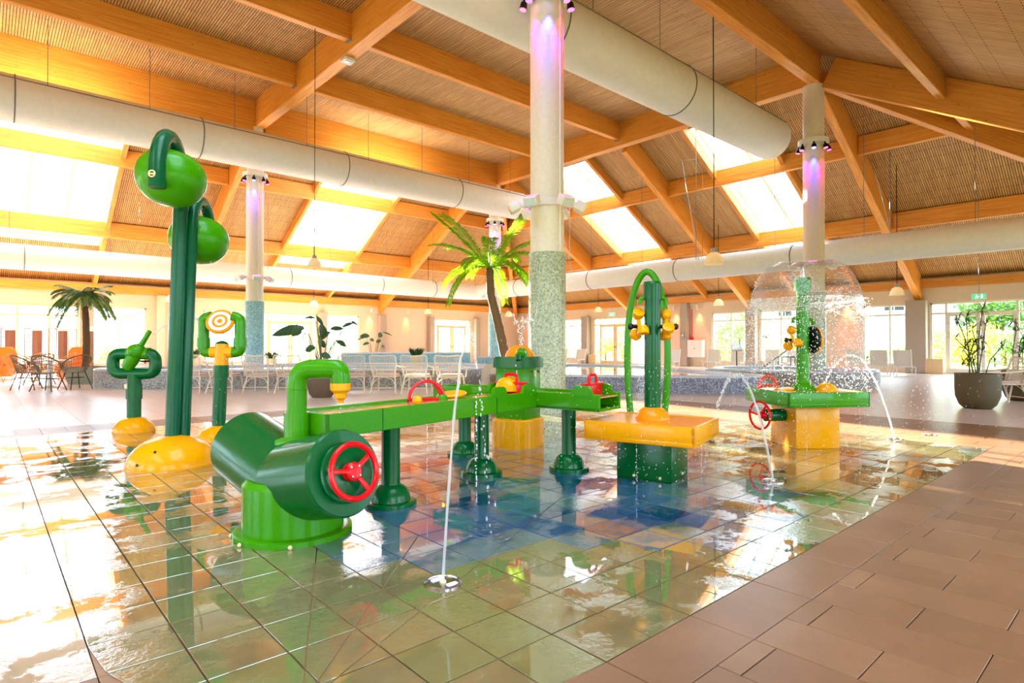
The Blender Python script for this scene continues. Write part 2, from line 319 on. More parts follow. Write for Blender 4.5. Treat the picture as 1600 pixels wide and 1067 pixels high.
class MB:
    def __init__(s): s.v = []; s.f = []; s.uv = None
    def add(s, vs, fs):
        k = len(s.v); s.v += [tuple(x) for x in vs]; s.f += [tuple(i + k for i in f) for f in fs]; return s
    def box(s, c, size, rot=None, bevel=0.0, seg=2):
        sx, sy, sz = [x / 2 for x in size]
        if bevel > 0:
            bm = bmesh.new(); bmesh.ops.create_cube(bm, size=1)
            for v in bm.verts: v.co = Vector((v.co.x * size[0], v.co.y * size[1], v.co.z * size[2]))
            bmesh.ops.bevel(bm, geom=bm.edges[:], offset=min(bevel, 0.49 * min(size)), segments=seg, affect='EDGES', profile=0.5)
            bm.verts.index_update(); vs = [v.co.copy() for v in bm.verts]; fs = [[v.index for v in f.verts] for f in bm.faces]; bm.free()
        else:
            vs = [Vector((x, y, z)) for x in (-sx, sx) for y in (-sy, sy) for z in (-sz, sz)]
            fs = [(0, 1, 3, 2), (4, 6, 7, 5), (0, 4, 5, 1), (2, 3, 7, 6), (0, 2, 6, 4), (1, 5, 7, 3)]
        if rot is not None: vs = [rot @ v for v in vs]
        return s.add([v + Vector(c) for v in vs], fs)
    def b2(s, p, q): return s.box([(a + b) / 2 for a, b in zip(p, q)], [abs(b - a) for a, b in zip(p, q)])
    def tube(s, path, r, n=12, closed=False, caps=True):
        path = [Vector(p) for p in path]; T_, N = frames(path, closed); m = len(path)
        rr = r if isinstance(r, (list, tuple)) else [r] * m; vs = []
        for i in range(m):
            b = T_[i].cross(N[i])
            for j in range(n):
                a = 2 * math.pi * j / n; vs.append(path[i] + (N[i] * math.cos(a) + b * math.sin(a)) * rr[i])
        fs = []
        for i in range(m if closed else m - 1):
            for j in range(n):
                i2 = (i + 1) % m; j2 = (j + 1) % n
                fs.append((i * n + j, i * n + j2, i2 * n + j2, i2 * n + j))
        if caps and not closed: fs += [tuple(reversed(range(n))), tuple((m - 1) * n + j for j in range(n))]
        return s.add(vs, fs)
    def cyl(s, p, q, r, r2=None, n=20): return s.tube([p, q], [r, r if r2 is None else r2], n)
    def lathe(s, prof, n=28, o=(0, 0, 0), rot=None, sx=1.0, sy=1.0):
        vs = []; fs = []; m = len(prof)
        for r, z in prof:
            for j in range(n):
                a = 2 * math.pi * j / n; v = Vector((r * math.cos(a) * sx, r * math.sin(a) * sy, z))
                if rot is not None: v = rot @ v
                vs.append(v + Vector(o))
        for i in range(m - 1):
            for j in range(n):
                j2 = (j + 1) % n; fs.append((i * n + j, i * n + j2, (i + 1) * n + j2, (i + 1) * n + j))
        if prof[0] == prof[-1]: return s.add(vs, fs)
        if prof[0][0] > 1e-4: fs.append(tuple(reversed(range(n))))
        if prof[-1][0] > 1e-4: fs.append(tuple((m - 1) * n + j for j in range(n)))
        return s.add(vs, fs)
    def dome(s, c, R, h, n=28, m=8): return s.lathe([(R * math.cos(a), h * math.sin(a)) for a in [math.pi / 2 * i / m for i in range(m + 1)]], n, c)
    def ell(s, c, r, n=24, m=14, rot=None):
        return s.lathe([(math.cos(a), math.sin(a)) for a in [-math.pi / 2 + math.pi * i / m for i in range(m + 1)]], n, (0, 0, 0)).xf_last((m + 1) * n, r, rot, c)
    def xf_last(s, k, sc_, rot, c):
        for i in range(len(s.v) - k, len(s.v)):
            v = Vector((s.v[i][0] * sc_[0], s.v[i][1] * sc_[1], s.v[i][2] * sc_[2]))
            if rot is not None: v = rot @ v
            s.v[i] = tuple(v + Vector(c))
        return s
    def torus(s, c, R, r, rot=None, n=36, m=10, a0=0, a1=2 * math.pi):
        full = abs(a1 - a0 - 2 * math.pi) < 1e-3; k = n if full else n + 1
        p = [Vector((R * math.cos(a0 + (a1 - a0) * i / n), R * math.sin(a0 + (a1 - a0) * i / n), 0)) for i in range(k)]
        if rot is not None: p = [rot @ x for x in p]
        return s.tube([x + Vector(c) for x in p], r, m, closed=full)
    def prism(s, poly, z0, z1):
        n = len(poly); vs = [Vector((p[0], p[1], z0)) for p in poly] + [Vector((p[0], p[1], z1)) for p in poly]
        fs = [tuple(reversed(range(n))), tuple(range(n, 2 * n))] + [(i, (i + 1) % n, n + (i + 1) % n, n + i) for i in range(n)]
        return s.add(vs, fs)
    def quad(s, a, b, c, d): return s.add([a, b, c, d], [(0, 1, 2, 3)])
    def mesh(s, name, smooth=35):
        me = bpy.data.meshes.new(name); me.from_pydata(s.v, [], s.f)
        if smooth:
            me.polygons.foreach_set('use_smooth', [True] * len(me.polygons))
            me.set_sharp_from_angle(angle=math.radians(smooth))
        me.update(); return me
    def build(s, name, mat, parent=None, smooth=35, kind=None):
        me = s.mesh(name, smooth); me.materials.append(mat)
        return link(name, me, parent, kind)
def link(name, me, parent=None, kind=None, loc=None, rotz=0.0):
    o = bpy.data.objects.new(name, me); C.objects.link(o)
    if parent is not None: o.parent = parent
    if kind: o['kind'] = kind
    if loc is not None: o.location = loc
    if rotz: o.rotation_euler = (0, 0, rotz)
    return o
def tag(o, label, cat, group=None):
    o['label'] = label; o['category'] = cat
    if group: o['group'] = group
    return o
def thing(name, label, cat, loc=(0, 0, 0), rotz=0.0, group=None):
    o = link(name, None, None, None, loc, rotz); return tag(o, label, cat, group)
def copy_tree(src, loc, rotz, label=None, scale=None):
    def cp(o, par):
        c = o.copy(); C.objects.link(c)
        if par is not None: c.parent = par
        for ch in o.children: cp(ch, c)
        return c
    r = cp(src, None); r.location = loc; r.rotation_euler = (0, 0, rotz)
    if label: r['label'] = label
    if scale: r.scale = scale
    return r
def struct(o): o['kind'] = 'structure'; return o
def RX(a): return Matrix.Rotation(a, 3, 'X')
def RY(a): return Matrix.Rotation(a, 3, 'Y')
def RZ(a): return Matrix.Rotation(a, 3, 'Z')
def to(d, up='Z'): return Vector(d).normalized().to_track_quat('Z', 'Y').to_matrix()   # local z along d
def spot(name, loc, d, energy, col, size, blend=0.6, parent=None, rad=0.03):
    l = bpy.data.lights.new(name, 'SPOT'); l.energy = energy; l.color = col; l.spot_size = math.radians(size); l.spot_blend = blend; l.shadow_soft_size = rad
    o = bpy.data.objects.new(name, l); C.objects.link(o); o.location = loc
    o.rotation_euler = Vector(d).to_track_quat('-Z', 'Y').to_euler()
    if parent is not None: o.parent = parent
    return o
# ================================================================ STRUCTURE
UR, VL, VF = 18.4, 21.5, 6.9            # edges of the raised flat ceiling
UW, VW, VB, UE = 28.7, 31.55, -3.3, -8.0  # right wall, left (far) wall, wall behind the tripod, end wall
ZC, TS = 9.66, 0.557
def slopeP(side, s, a, h=0.0):
    z = ZC - TS * s; n = Vector((0.487, 0.873))
    if side == 'R': return Vector((UR + s + h * n.x, a, z + h * n.y))
    if side == 'L': return Vector((a, VL + s + h * n.x, z + h * n.y))
    return Vector((a, VF - s - h * n.x, z + h * n.y))
def roofz(U, V): return ZC - TS * max(0, U - UR, V - VL, VF - V)
SKY = {'R': [(9.4, 11.85), (16.6, 19.15)], 'L': [(10.6, 14.2), (0.0, 3.5)], 'F': [(0.0, 3.5), (-7.0, -3.6)]}  # front-slope pair is out of view, added to give fill light
S0, S1, SE = 0.95, 7.9, 10.35
# ---- ceiling soffit
cb = MB(); cuv = []; cm = []
def cface(pts, uvs, m):
    k = len(cb.v); cb.v += [tuple(p) for p in pts]; cb.f.append(tuple(range(k, k + len(pts)))); cuv.extend(uvs); cm.append(m)
def plate(u0, u1, v0, v1, m): cface([(u0, v0, ZC), (u0, v1, ZC), (u1, v1, ZC), (u1, v0, ZC)], [(v0, u0), (v1, u0), (v1, u1), (v0, u1)], m)
plate(UE - .3, 7.18, VF, VL, 0); plate(7.18, UR, VF, VL, 1)
def srect(side, s0, s1, a0, a1, m=0):
    cface([slopeP(side, s0, a0), slopeP(side, s1, a0), slopeP(side, s1, a1), slopeP(side, s0, a1)], [(s0 * 1.14, a0), (s1 * 1.14, a0), (s1 * 1.14, a1), (s0 * 1.14, a1)], m)
for side, lo, hi in (('R', VF, VL), ('L', UE - .3, UR), ('F', UE - .3, UR)):
    cuts = [lo]
    for a0, a1 in sorted(SKY[side]): cuts += [a0, a1]
    cuts.append(hi)
    for i in range(len(cuts) - 1):
        mm = 1 if side == 'R' and i > 1 else 0
        if i % 2 == 0: srect(side, 0, SE, cuts[i], cuts[i + 1], mm)
        else: srect(side, 0, S0, cuts[i], cuts[i + 1], mm); srect(side, S1, SE, cuts[i], cuts[i + 1], mm)
def stri(side, a, b): # hip triangles: (s,a) corners
    cface([slopeP(side, 0, a), slopeP(side, SE, a), slopeP(side, SE, b)], [(0, a), (SE * 1.14, a), (SE * 1.14, b)], 0)
stri('R', VL, VL + SE); stri('R', VF, VF - SE); stri('L', UR, UR + SE); stri('F', UR, UR + SE)
cme = bpy.data.meshes.new('ceiling'); cme.from_pydata(cb.v, [], cb.f); uvl = cme.uv_layers.new(name='UVMap')
for i, uvv in enumerate(cuv): uvl.data[i].uv = uvv
cme.materials.append(M['slat']); cme.materials.append(M['board'])
for i, p in enumerate(cme.polygons): p.material_index = cm[i]
ceiling = struct(link('ceiling', cme))

_beam_cache = {}
def beam(name, p0, p1, w, h, parent=ceiling, mat=None):
    """glulam bar: p0-p1 is the centre line of its underside, h measured straight up"""
    p0, p1 = Vector(p0), Vector(p1); L = (p1 - p0).length; x = (p1 - p0).normalized()
    y = Vector((0, 0, 1)).cross(x).normalized(); z = x.cross(y)
    hh = h * z.z; key = (round(L, 3), w, round(hh, 3), (mat or M['glulam']).name)
    me = _beam_cache.get(key)
    if me is None:
        b = MB(); b.box((L / 2, 0, hh / 2), (L, w, hh), bevel=0.012, seg=1); me = b.mesh(name, 30); me.materials.append(mat or M['glulam']); _beam_cache[key] = me
    o = link(name, me, parent); m = Matrix.Identity(4)
    for i in range(3): m[i][0], m[i][1], m[i][2], m[i][3] = x[i], y[i], z[i], p0[i]
    o.matrix_local = m; return o
ZB = 8.75; DB = ZC - ZB
beam('ring_beam', (7.18, VF - .3, ZB), (7.18, VL, ZB), 0.34, DB); beam('ring_beam', (18.2, VF, ZB), (18.2, VL, ZB), 0.34, DB)
beam('ring_beam', (-3.2, VF, ZB), (-3.2, VL, ZB), 0.34, DB)
for a, b in ((UE, -3.37), (-3.03, 7.01), (7.35, 18.03)):
    beam('edge_beam', (a, 6.95, ZB), (b, 6.95, ZB), 0.3, DB); beam('edge_beam', (a, 21.4, ZB - 0.25), (b, 21.4, ZB - 0.25), 0.3, DB + 0.25)
    for v in (10.55, 14.15, 17.75): beam('joist', (a, v, ZB + 0.23), (b, v, ZB + 0.23), 0.2, DB - 0.23)
sh = MB()                                 # steel beam shoes at joist ends
for v in (10.55, 14.15, 17.75):
    for u in (7.0, 7.36, 18.02): sh.box((u, v, ZB + 0.235), (0.16, 0.24, 0.02)); sh.box((u + (0.0 if u != 7.36 else 0.0), v + 0.105, ZB + 0.55), (0.012, 0.012, 0.6))
sh.build('beam_shoes', M['gsteel'], ceiling, 0, 'stuff')
RB = 8.70                                  # underside of main rafters at the ring
def sp(side, s, a, zoff): 
    p = slopeP(side, s, a); p.z += zoff; return p
deep = {'R': [7.0, 14.2, 21.4], 'L': [-3.2, 7.18, 17.6], 'F': [-3.2, 7.18, 18.25]}
for side in 'RLF':
    for a in deep[side]: beam('rafter', sp(side, 0.1, a, -0.96), sp(side, SE - 0.1, a, -0.96), 0.24, 0.95)
    for a0, a1 in SKY[side]:
        for a in (a0 - 0.09, a1 + 0.09): beam('trimmer_rafter', sp(side, 0.2, a, -0.42), sp(side, SE - 0.15, a, -0.42), 0.16, 0.41)
    lo, hi = {'R': (VF, VL), 'L': (UE, UR), 'F': (UE, UR)}[side]
    for s in (3.0, 6.55):
        ends = [x for x in deep[side]]
        for i in range(len(ends) - 1): beam('purlin', sp(side, s, ends[i] + 0.13, -0.62), sp(side, s, ends[i + 1] - 0.13, -0.62), 0.18, 0.6)
        e = hi + s
        if side == 'R':
            beam('purlin', sp(side, s, ends[-1] + 0.13, -0.62), sp(side, s, VL + s - 0.1, -0.62), 0.18, 0.6)
            beam('purlin', sp(side, s, VF - s + 0.1, -0.62), sp(side, s, ends[0] - 0.13, -0.62), 0.18, 0.6)
        else:
            beam('purlin', sp(side, s, ends[-1] + 0.13, -0.62), sp(side, s, UR + s - 0.1, -0.62), 0.18, 0.6)
            beam('purlin', sp(side, s, UE, -0.62), sp(side, s, ends[0] - 0.13, -0.62), 0.18, 0.6)
ZP = 3.46
beam('hip_rafter', (18.45, 21.55, 8.7), (28.5, 31.5, 3.15), 0.24, 0.9); beam('hip_rafter', (18.45, 6.85, 8.7), (28.5, -3.1, 3.15), 0.24, 0.9)
beam('wall_plate', (UW - 0.1, VB, ZP), (UW - 0.1, VW, ZP), 0.2, 0.42); beam('wall_plate', (UE, VW - 0.1, ZP), (UW, VW - 0.1, ZP), 0.2, 0.42)
beam('wall_plate', (UE, VB + 0.1, ZP), (UW, VB + 0.1, ZP), 0.2, 0.42)

for p, q in (((UW - .22, VB, 3.84), (UW - .22, VW, 3.84)), ((UE, VW - .22, 3.84), (UW, VW - .22, 3.84))):
    b = MB(); b.tube([p, q], 0.025, 8); b.build('conduit', M['gsteel'], ceiling)
# ---- skylights: windows 1 to 6, the front-slope pair added for fill light
wn = 0
def bar(p, q, w, h, mat, parent, name):
    o = beam(name, p, q, w, h, parent, mat); return o
for side in 'LRF':
    for a0, a1 in SKY[side]:
        wn += 1; b = MB()
        def side_wall(sA, aA, sB, aB, dn=-0.04, upn=0.34):
            b.quad(slopeP(side, sA, aA, dn), slopeP(side, sB, aB, dn), slopeP(side, sB, aB, upn), slopeP(side, sA, aA, upn))
        side_wall(S0, a0, S1, a0); side_wall(S0, a1, S1, a1); side_wall(S0, a0, S0, a1); side_wall(S1, a0, S1, a1)
        wo = struct(b.build('window_%d' % wn, M['lining'], None, 0))
        na = 3 if side != 'R' else 2; cuts = [a0 + (a1 - a0) * i / na for i in range(na + 1)]; ss = [S0, (S0 + S1) / 2 + 0.2, S1]
        for a in cuts:
            p, q = slopeP(side, S0, a, 0.26), slopeP(side, S1, a, 0.26); bar(p, q, 0.10, 0.07, M['frame'], wo, 'glazing_bar')
        for s in ss: bar(slopeP(side, s, a0, 0.26), slopeP(side, s, a1, 0.26), 0.10, 0.07, M['frame'], wo, 'cross_bar')
        for i in range(na):
            for j in range(2):
                g = MB(); g.quad(slopeP(side, ss[j], cuts[i], 0.31), slopeP(side, ss[j + 1], cuts[i], 0.31), slopeP(side, ss[j + 1], cuts[i + 1], 0.31), slopeP(side, ss[j], cuts[i + 1], 0.31))
                g.build('pane', M['glass'], wo, 0)

# ---- walls
def Vr(px): return onU(UW, px, 500).y
def Ul(px): return onV(VW, px, 500).x
HEAD, TRAN = 2.86, 2.42
def wall(name, axis, const, thick, lo, hi, zt, ops, mat):
    b = MB(); ops = sorted(ops); cur = lo
    def bx(a, c, z0, z1):
        if c - a < 1e-4 or z1 - z0 < 1e-4: return
        if axis == 'U': b.b2((const, a, z0), (const + thick, c, z1))
        else: b.b2((a, const, z0), (c, const + thick, z1))
    for a0, a1, z0, z1 in ops:
        bx(cur, a0, 0, zt); bx(a0, a1, 0, z0); bx(a0, a1, z1, zt); cur = a1
    bx(cur, hi, 0, zt); return struct(b.build(name, mat, None, 0))
dn = 0
def glazing(axis, const, a0, a1, z0, z1, cols, trans=None, door=None, fm='frame'):
    """cols: inner mullion positions; trans: transom height; door: (a,b) span holding a double door"""
    global wn, dn
    if door is None: wn += 1; nm = 'window_%d' % wn
    else: dn += 1; nm = 'door_%d' % dn
    def pt(a, z, o=0.0): return (const + o, a, z) if axis == 'U' else (a, const + o, z)
    def bx(b, a, c, za, zb, t0=0.05, t1=0.15):
        b.b2(pt(a, za, t0), pt(c, zb, t1))
    fw = 0.07; b = MB()
    bx(b, a0, a1, z1 - fw, z1); bx(b, a0, a1, z0, z0 + fw); bx(b, a0, a0 + fw, z0, z1); bx(b, a1 - fw, a1, z0, z1)
    o = struct(b.build(nm, M[fm], None, 0))
    if trans:
        t = MB(); bx(t, a0 + .004, a1 - .004, trans - 0.035, trans + 0.035, 0.043, 0.157); t.build('transom', M[fm], o, 0)
    xs = [a0] + list(cols) + [a1]
    for c in cols:
        m = MB(); bx(m, c - 0.035, c + 0.035, z0 + .004, z1 - .004, 0.047, 0.153); m.build('mullion', M[fm], o, 0)
    zs = [z0] + ([trans] if trans else []) + [z1]
    for i in range(len(xs) - 1):
        for j in range(len(zs) - 1):
            g = MB(); g.quad(pt(xs[i], zs[j], 0.1), pt(xs[i + 1], zs[j], 0.1), pt(xs[i + 1], zs[j + 1], 0.1), pt(xs[i], zs[j + 1], 0.1)); g.build('pane', M['glass'], o, 0)
    if door:
        mid = (door[0] + door[1]) / 2
        for d0, d1 in ((door[0], mid - 0.01), (mid + 0.01, door[1])):
            l = MB(); st = 0.13
            for q in ((d0, d0 + st, z0 + .005, trans - .038), (d1 - st, d1, z0 + .005, trans - .038)): bx(l, *q, 0.021, 0.099)
            bx(l, d0 + .003, d1 - .003, z0 + .005, z0 + 0.2, 0.024, 0.096); bx(l, d0 + .003, d1 - .003, trans - st, trans - .04, 0.024, 0.096)
            lf = l.build('door_leaf', M[fm], o, 0)
            h = MB(); hx = d1 - 0.06 if d0 == door[0] else d0 + 0.06; h.b2(pt(hx - 0.015, 1.0, -0.04), pt(hx + 0.015, 1.12, 0.02)); h.build('handle', M['gsteel'], lf, 0)
    return o
ro = []; lo_ = []
def span(f, a, b): return tuple(sorted((f(a), f(b))))
wr = []
for p0, p1, z0, cols, tr, door, fm in ((872, 911, 0.3, (891,), TRAN, None, 'frame'), (927, 1010, 0.02, (937, 986), TRAN, (937, 986), 'dframe'),
        (1112, 1169, 0.3, (1142,), TRAN, None, 'frame'), (1187, 1272, 0.3, (1220, 1248), TRAN, None, 'frame'),
        (1348, 1418, 0.3, (1390,), TRAN, None, 'frame'), (1453, 1655, 0.02, (1478, 1590), TRAN, (1478, 1590), 'frame')):
    s = span(Vr, p0, p1); ro.append((*s, z0, HEAD)); wr.append((s, z0, sorted(Vr(c) for c in cols), tr, span(Vr, *door) if door else None, fm))
wall('wall_right', 'U', UW, 0.3, VB - .3, VW + .3, 3.9, ro, M['wallp'])
for s, z0, cols, tr, door, fm in wr: glazing('U', UW, s[0], s[1], z0, HEAD, cols, tr, door, fm)
wl = []
for p0, p1, z0, cols, tr, door, fm in ((-160, 124, 0.3, (-80, -20, 27, 77), 2.42, None, 'dframe'), (143, 229, 0.3, (186,), TRAN, None, 'frame'), (318, 384, 0.3, (350,), TRAN, None, 'frame'),
        (411, 496, 0.02, (419, 487), TRAN, (419, 487), 'dframe'), (508, 561, 0.3, (533,), TRAN, None, 'frame'), (677, 736, 0.02, (684, 728), TRAN, (684, 728), 'dframe')):
    s = span(Ul, p0, p1); lo_.append((*s, z0, HEAD)); wl.append((s, z0, sorted(Ul(c) for c in cols), tr, span(Ul, *door) if door else None, fm))
wall('wall_left', 'V', VW, 0.3, UE - .3, UW, 3.9, lo_, M['wallp'])
for s, z0, cols, tr, door, fm in wl: glazing('V', VW, s[0], s[1], z0, HEAD, cols, tr, door, fm)
bo = [(u, u + 3.4, 0.3, HEAD) for u in (-6.5, -1.6, 3.3, 8.2, 13.1, 18.0, 22.9)]  # unseen windows behind the camera, added to let in fill light
wall('wall_back', 'V', VB - 0.3, 0.3, UE - .3, UW + .3, 3.9, bo, M['wallp'])
for u0, u1, z0, z1 in bo: glazing('V', VB - 0.2, u0, u1, z0, z1, (u0 + 1.7,), TRAN)
eo = [(v, v + 3.4, 0.3, HEAD) for v in (0.0, 5.5, 11.0, 16.5, 22.0)]
b = MB(); cur = VB
for v0, v1, z0, z1 in eo:
    b.b2((UE - .3, cur, 0), (UE, v0, 9.7)); b.b2((UE - .3, v0, 0), (UE, v1, z0)); b.b2((UE - .3, v0, z1), (UE, v1, 9.7)); cur = v1
b.b2((UE - .3, cur, 0), (UE, VW, 9.7)); struct(b.build('wall_end', M['wallp'], None, 0))
for v0, v1, z0, z1 in eo: glazing('U', UE - 0.2, v0, v1, z0, z1, (v0 + 1.7,), TRAN)
# concrete wall pillars
pil = 0
def pillar(axis, c, w, z1=3.0):
    b = MB()
    if axis == 'U': b.box((UW - 0.19, c, z1 / 2), (0.36, w, z1), bevel=0.02, seg=1)
    else: b.box((c, VW - 0.19, z1 / 2), (w, 0.36, z1), bevel=0.02, seg=1)
    return b
wrt = bpy.data.objects['wall_right']; wlt = bpy.data.objects['wall_left']
for px, w in ((1434, 0.72), (1177, 0.5), (918, 0.5), (1073, 0.42)): pillar('U', Vr(px), w, 3.46 if px == 1073 else 2.98).build('pillar', M['concrete'], wrt, 30)
for px, w in ((134, 0.5), (502, 0.42), (594, 0.42), (671, 0.35), (742, 0.35), (250, 0.3)): pillar('V', Ul(px), w, 3.46 if px in (250,) else 2.98).build('pillar', M['concrete'] if px not in (250,) else M['wallp'], wlt, 30)
for px in (931, 1463): # low wooden boxes beside the doors
    b = MB(); v = Vr(px); b.box((UW - 0.24, v, 0.3), (0.3, 0.6, 0.6), bevel=0.015); tag(b.build('heater_box', M['dframe'], None, 30), 'low beige box under the side light of the %s door' % ('garden' if px == 1463 else 'poolside'), 'box')

# ---- floor
SZ, OX, OY = 0.2675, 0.288, 1.325
NX, NY = 29, 30
PU0, PU1, PV0, PV1 = OX, OX + NX * SZ, OY, OY + NY * SZ
ZU0, ZU1, ZV0, ZV1 = OX - 9 * SZ, PU1 + 9 * SZ, OY - 14 * SZ, PV1 + 3 * SZ
fb = MB()
def fq(u0, u1, v0, v1, z): fb.quad((u0, v0, z), (u1, v0, z), (u1, v1, z), (u0, v1, z))
fq(UE, ZU0, VB, VW, 0); fq(ZU1, UW, VB, VW, 0); fq(ZU0, ZU1, VB, ZV0, 0); fq(ZU0, ZU1, ZV1, VW, 0)
nmain = len(fb.f)
fq(ZU0, ZU1, ZV0, ZV1, -0.012)
for (p, q) in (((ZU0, ZV0), (ZU1, ZV0)), ((ZU1, ZV0), (ZU1, ZV1)), ((ZU1, ZV1), (ZU0, ZV1)), ((ZU0, ZV1), (ZU0, ZV0))):
    fb.quad((*p, 0), (*q, 0), (*q, -0.012), (*p, -0.012))
fme = fb.mesh('floor', 0); fme.materials.append(M['floorfar']); fme.materials.append(M['grout'])
for i, p in enumerate(fme.polygons): p.material_index = 0 if i < nmain else 1
floor = struct(link('floor', fme))

def tile_mesh(poly, th=0.011, bv=0.0016):
    n = len(poly); c = Vector((sum(p[0] for p in poly) / n, sum(p[1] for p in poly) / n))
    inn = []
    for p in poly:
        d = c - Vector(p); inn.append(Vector(p) + d.normalized() * bv * 1.4)
    b = MB(); b.add([(p[0], p[1], -th) for p in poly] + [(p[0], p[1], -bv) for p in poly] + [(p[0], p[1], 0) for p in inn],
        [(i, (i + 1) % n, n + (i + 1) % n, n + i) for i in range(n)] + [(n + i, n + (i + 1) % n, 2 * n + (i + 1) % n, 2 * n + i) for i in range(n)] + [tuple(range(2 * n, 3 * n))])
    return b
def clip(poly, p, nrm):                 # keep the side nrm points to
    out = []; n = len(poly)
    for i in range(n):
        a, b_ = Vector(poly[i]), Vector(poly[(i + 1) % n]); da, db = (a - p).dot(nrm), (b_ - p).dot(nrm)
        if da >= 0: out.append(tuple(a))
        if (da >= 0) != (db >= 0): out.append(tuple(a + (b_ - a) * (da / (da - db))))
    return out
G = 0.003
cuts = []
for a, b_ in (((493, 878), (474, 1067)), ((655, 835), (495, 1067)), ((880, 775), (516, 1067))):
    A, B = gp(*a).to_2d(), gp(*b_).to_2d(); d = (B - A).normalized(); cuts.append((A, B, Vector((-d.y, d.x))))
rc = Vector((PU0 + 1.35, PV0 + 1.35))
arc = [(rc + Vector((math.cos(a), math.sin(a))) * 1.35) for a in [math.pi + math.pi / 2 * i / 8 for i in range(9)]]
def pix(p):                              # photo column / row of a floor point, None when behind
    q = Vector((p[0], p[1], -HC)); d = q.dot(FO)
    return None if d < 0.2 else (800 + FPX * q.dot(RI) / d, 533.5 - FPX * q.dot(UPV) / d, d)
def seen(p):
    r = pix(p); return r is not None and -80 < r[0] < 1680 and 541 < r[1] < 1110
pads = []; standard = tile_mesh([(-SZ / 2 + G, -SZ / 2 + G), (SZ / 2 - G, -SZ / 2 + G), (SZ / 2 - G, SZ / 2 - G), (-SZ / 2 + G, SZ / 2 - G)]).mesh('pad_tile', 0); standard.materials.append(T['khaki'])
trng = random.Random(3)
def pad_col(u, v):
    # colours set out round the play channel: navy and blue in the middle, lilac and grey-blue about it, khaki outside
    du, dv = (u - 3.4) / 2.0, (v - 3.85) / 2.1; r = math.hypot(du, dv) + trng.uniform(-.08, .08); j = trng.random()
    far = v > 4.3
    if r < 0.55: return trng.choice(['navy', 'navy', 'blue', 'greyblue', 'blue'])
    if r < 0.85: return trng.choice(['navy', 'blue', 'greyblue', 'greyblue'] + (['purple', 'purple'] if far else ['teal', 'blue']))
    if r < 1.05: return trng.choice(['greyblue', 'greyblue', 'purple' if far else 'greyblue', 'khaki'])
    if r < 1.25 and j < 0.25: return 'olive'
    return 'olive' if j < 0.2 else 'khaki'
for i in range(NX):
    for j in range(NY):
        u, v = OX + (i + .5) * SZ, OY + (j + .5) * SZ
        poly = [(u - SZ / 2 + G, v - SZ / 2 + G), (u + SZ / 2 - G, v - SZ / 2 + G), (u + SZ / 2 - G, v + SZ / 2 - G), (u - SZ / 2 + G, v + SZ / 2 - G)]
        pieces = [poly]; std = True
        if u < rc.x and v < rc.y:
            for k in range(8):
                a, b_ = arc[k], arc[k + 1]; d = (b_ - a).normalized(); nr = Vector((-d.y, d.x)); 
                if nr.dot(rc - a) < 0: nr = -nr
                pieces = [clip(p, a, nr) for p in pieces]; pieces = [p for p in pieces if len(p) > 2]
            std = False
        for A, B, nr in cuts:
            new = []
            for p in pieces:
                ds = [(Vector(q) - A).dot(nr) for q in p]; t = (Vector((u, v)) - A).dot((B - A).normalized())
                if min(ds) < -0.01 and max(ds) > 0.01 and -0.15 < t < (B - A).length + 2.0:
                    new += [clip(p, A + nr * G * .8, nr), clip(p, A - nr * G * .8, -nr)]; std = False
                else: new.append(p)
            pieces = [p for p in new if len(p) > 2]
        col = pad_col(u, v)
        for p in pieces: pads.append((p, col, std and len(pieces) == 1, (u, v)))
def rank(c):
    r = pix(c); return 1e9 if r is None or not seen(c) else r[2]
pads.sort(key=lambda t: rank(t[3]))
rest = {}
for k, (p, col, std, c) in enumerate(pads):
    dz = trng.uniform(-0.0006, 0.0006)
    if k < 300 and rank(c) < 1e8:
        if std:
            o = link('pad_tile', standard, floor, None, (c[0], c[1], dz))
            o.material_slots[0].link = 'OBJECT'; o.material_slots[0].material = T[col]
        else:
            tile_mesh(p).build('pad_tile', T[col], floor, 0).location.z = dz
    else: rest.setdefault(col, []).append((p, dz))
rb = MB(); mi = []; keys = list(rest)
for ci, key in enumerate(keys):
    for p, dz in rest[key]:
        t = tile_mesh(p); k0 = len(rb.f); rb.add([(x, y, z + dz) for x, y, z in t.v], t.f); mi += [ci] * (len(rb.f) - k0)
rme = rb.mesh('pad_tiles_beyond', 0)
for key in keys: rme.materials.append(T[key])
rme.polygons.foreach_set('material_index', mi); link('pad_tiles_beyond', rme, floor, 'stuff')
# planks
pl = []
nu = round((ZU1 - ZU0) / SZ)
def plank_rect(u0, u1, v0, v1): pl.append((u0 + G * .6, u1 - G * .6, v0 + G * .6, v1 - G * .6))
BOR = SZ
for i in range(nu):
    u0 = ZU0 + i * SZ; u1 = u0 + SZ
    spans = []
    if PU0 - BOR - 1e-3 < (u0 + u1) / 2 < PU1 + BOR + 1e-3: spans = [(ZV0, PV0 - BOR), (PV1 + BOR, ZV1)]
    else: spans = [(ZV0, ZV1)]
    for a, b_ in spans:
        off = (i % 2) * SZ; v = ZV0 - 2 * SZ + off - 0.085
        while v < b_:
            x0, x1 = max(v, a), min(v + 2 * SZ, b_)
            if x1 - x0 > 0.03: plank_rect(u0, u1, x0, x1)
            v += 2 * SZ
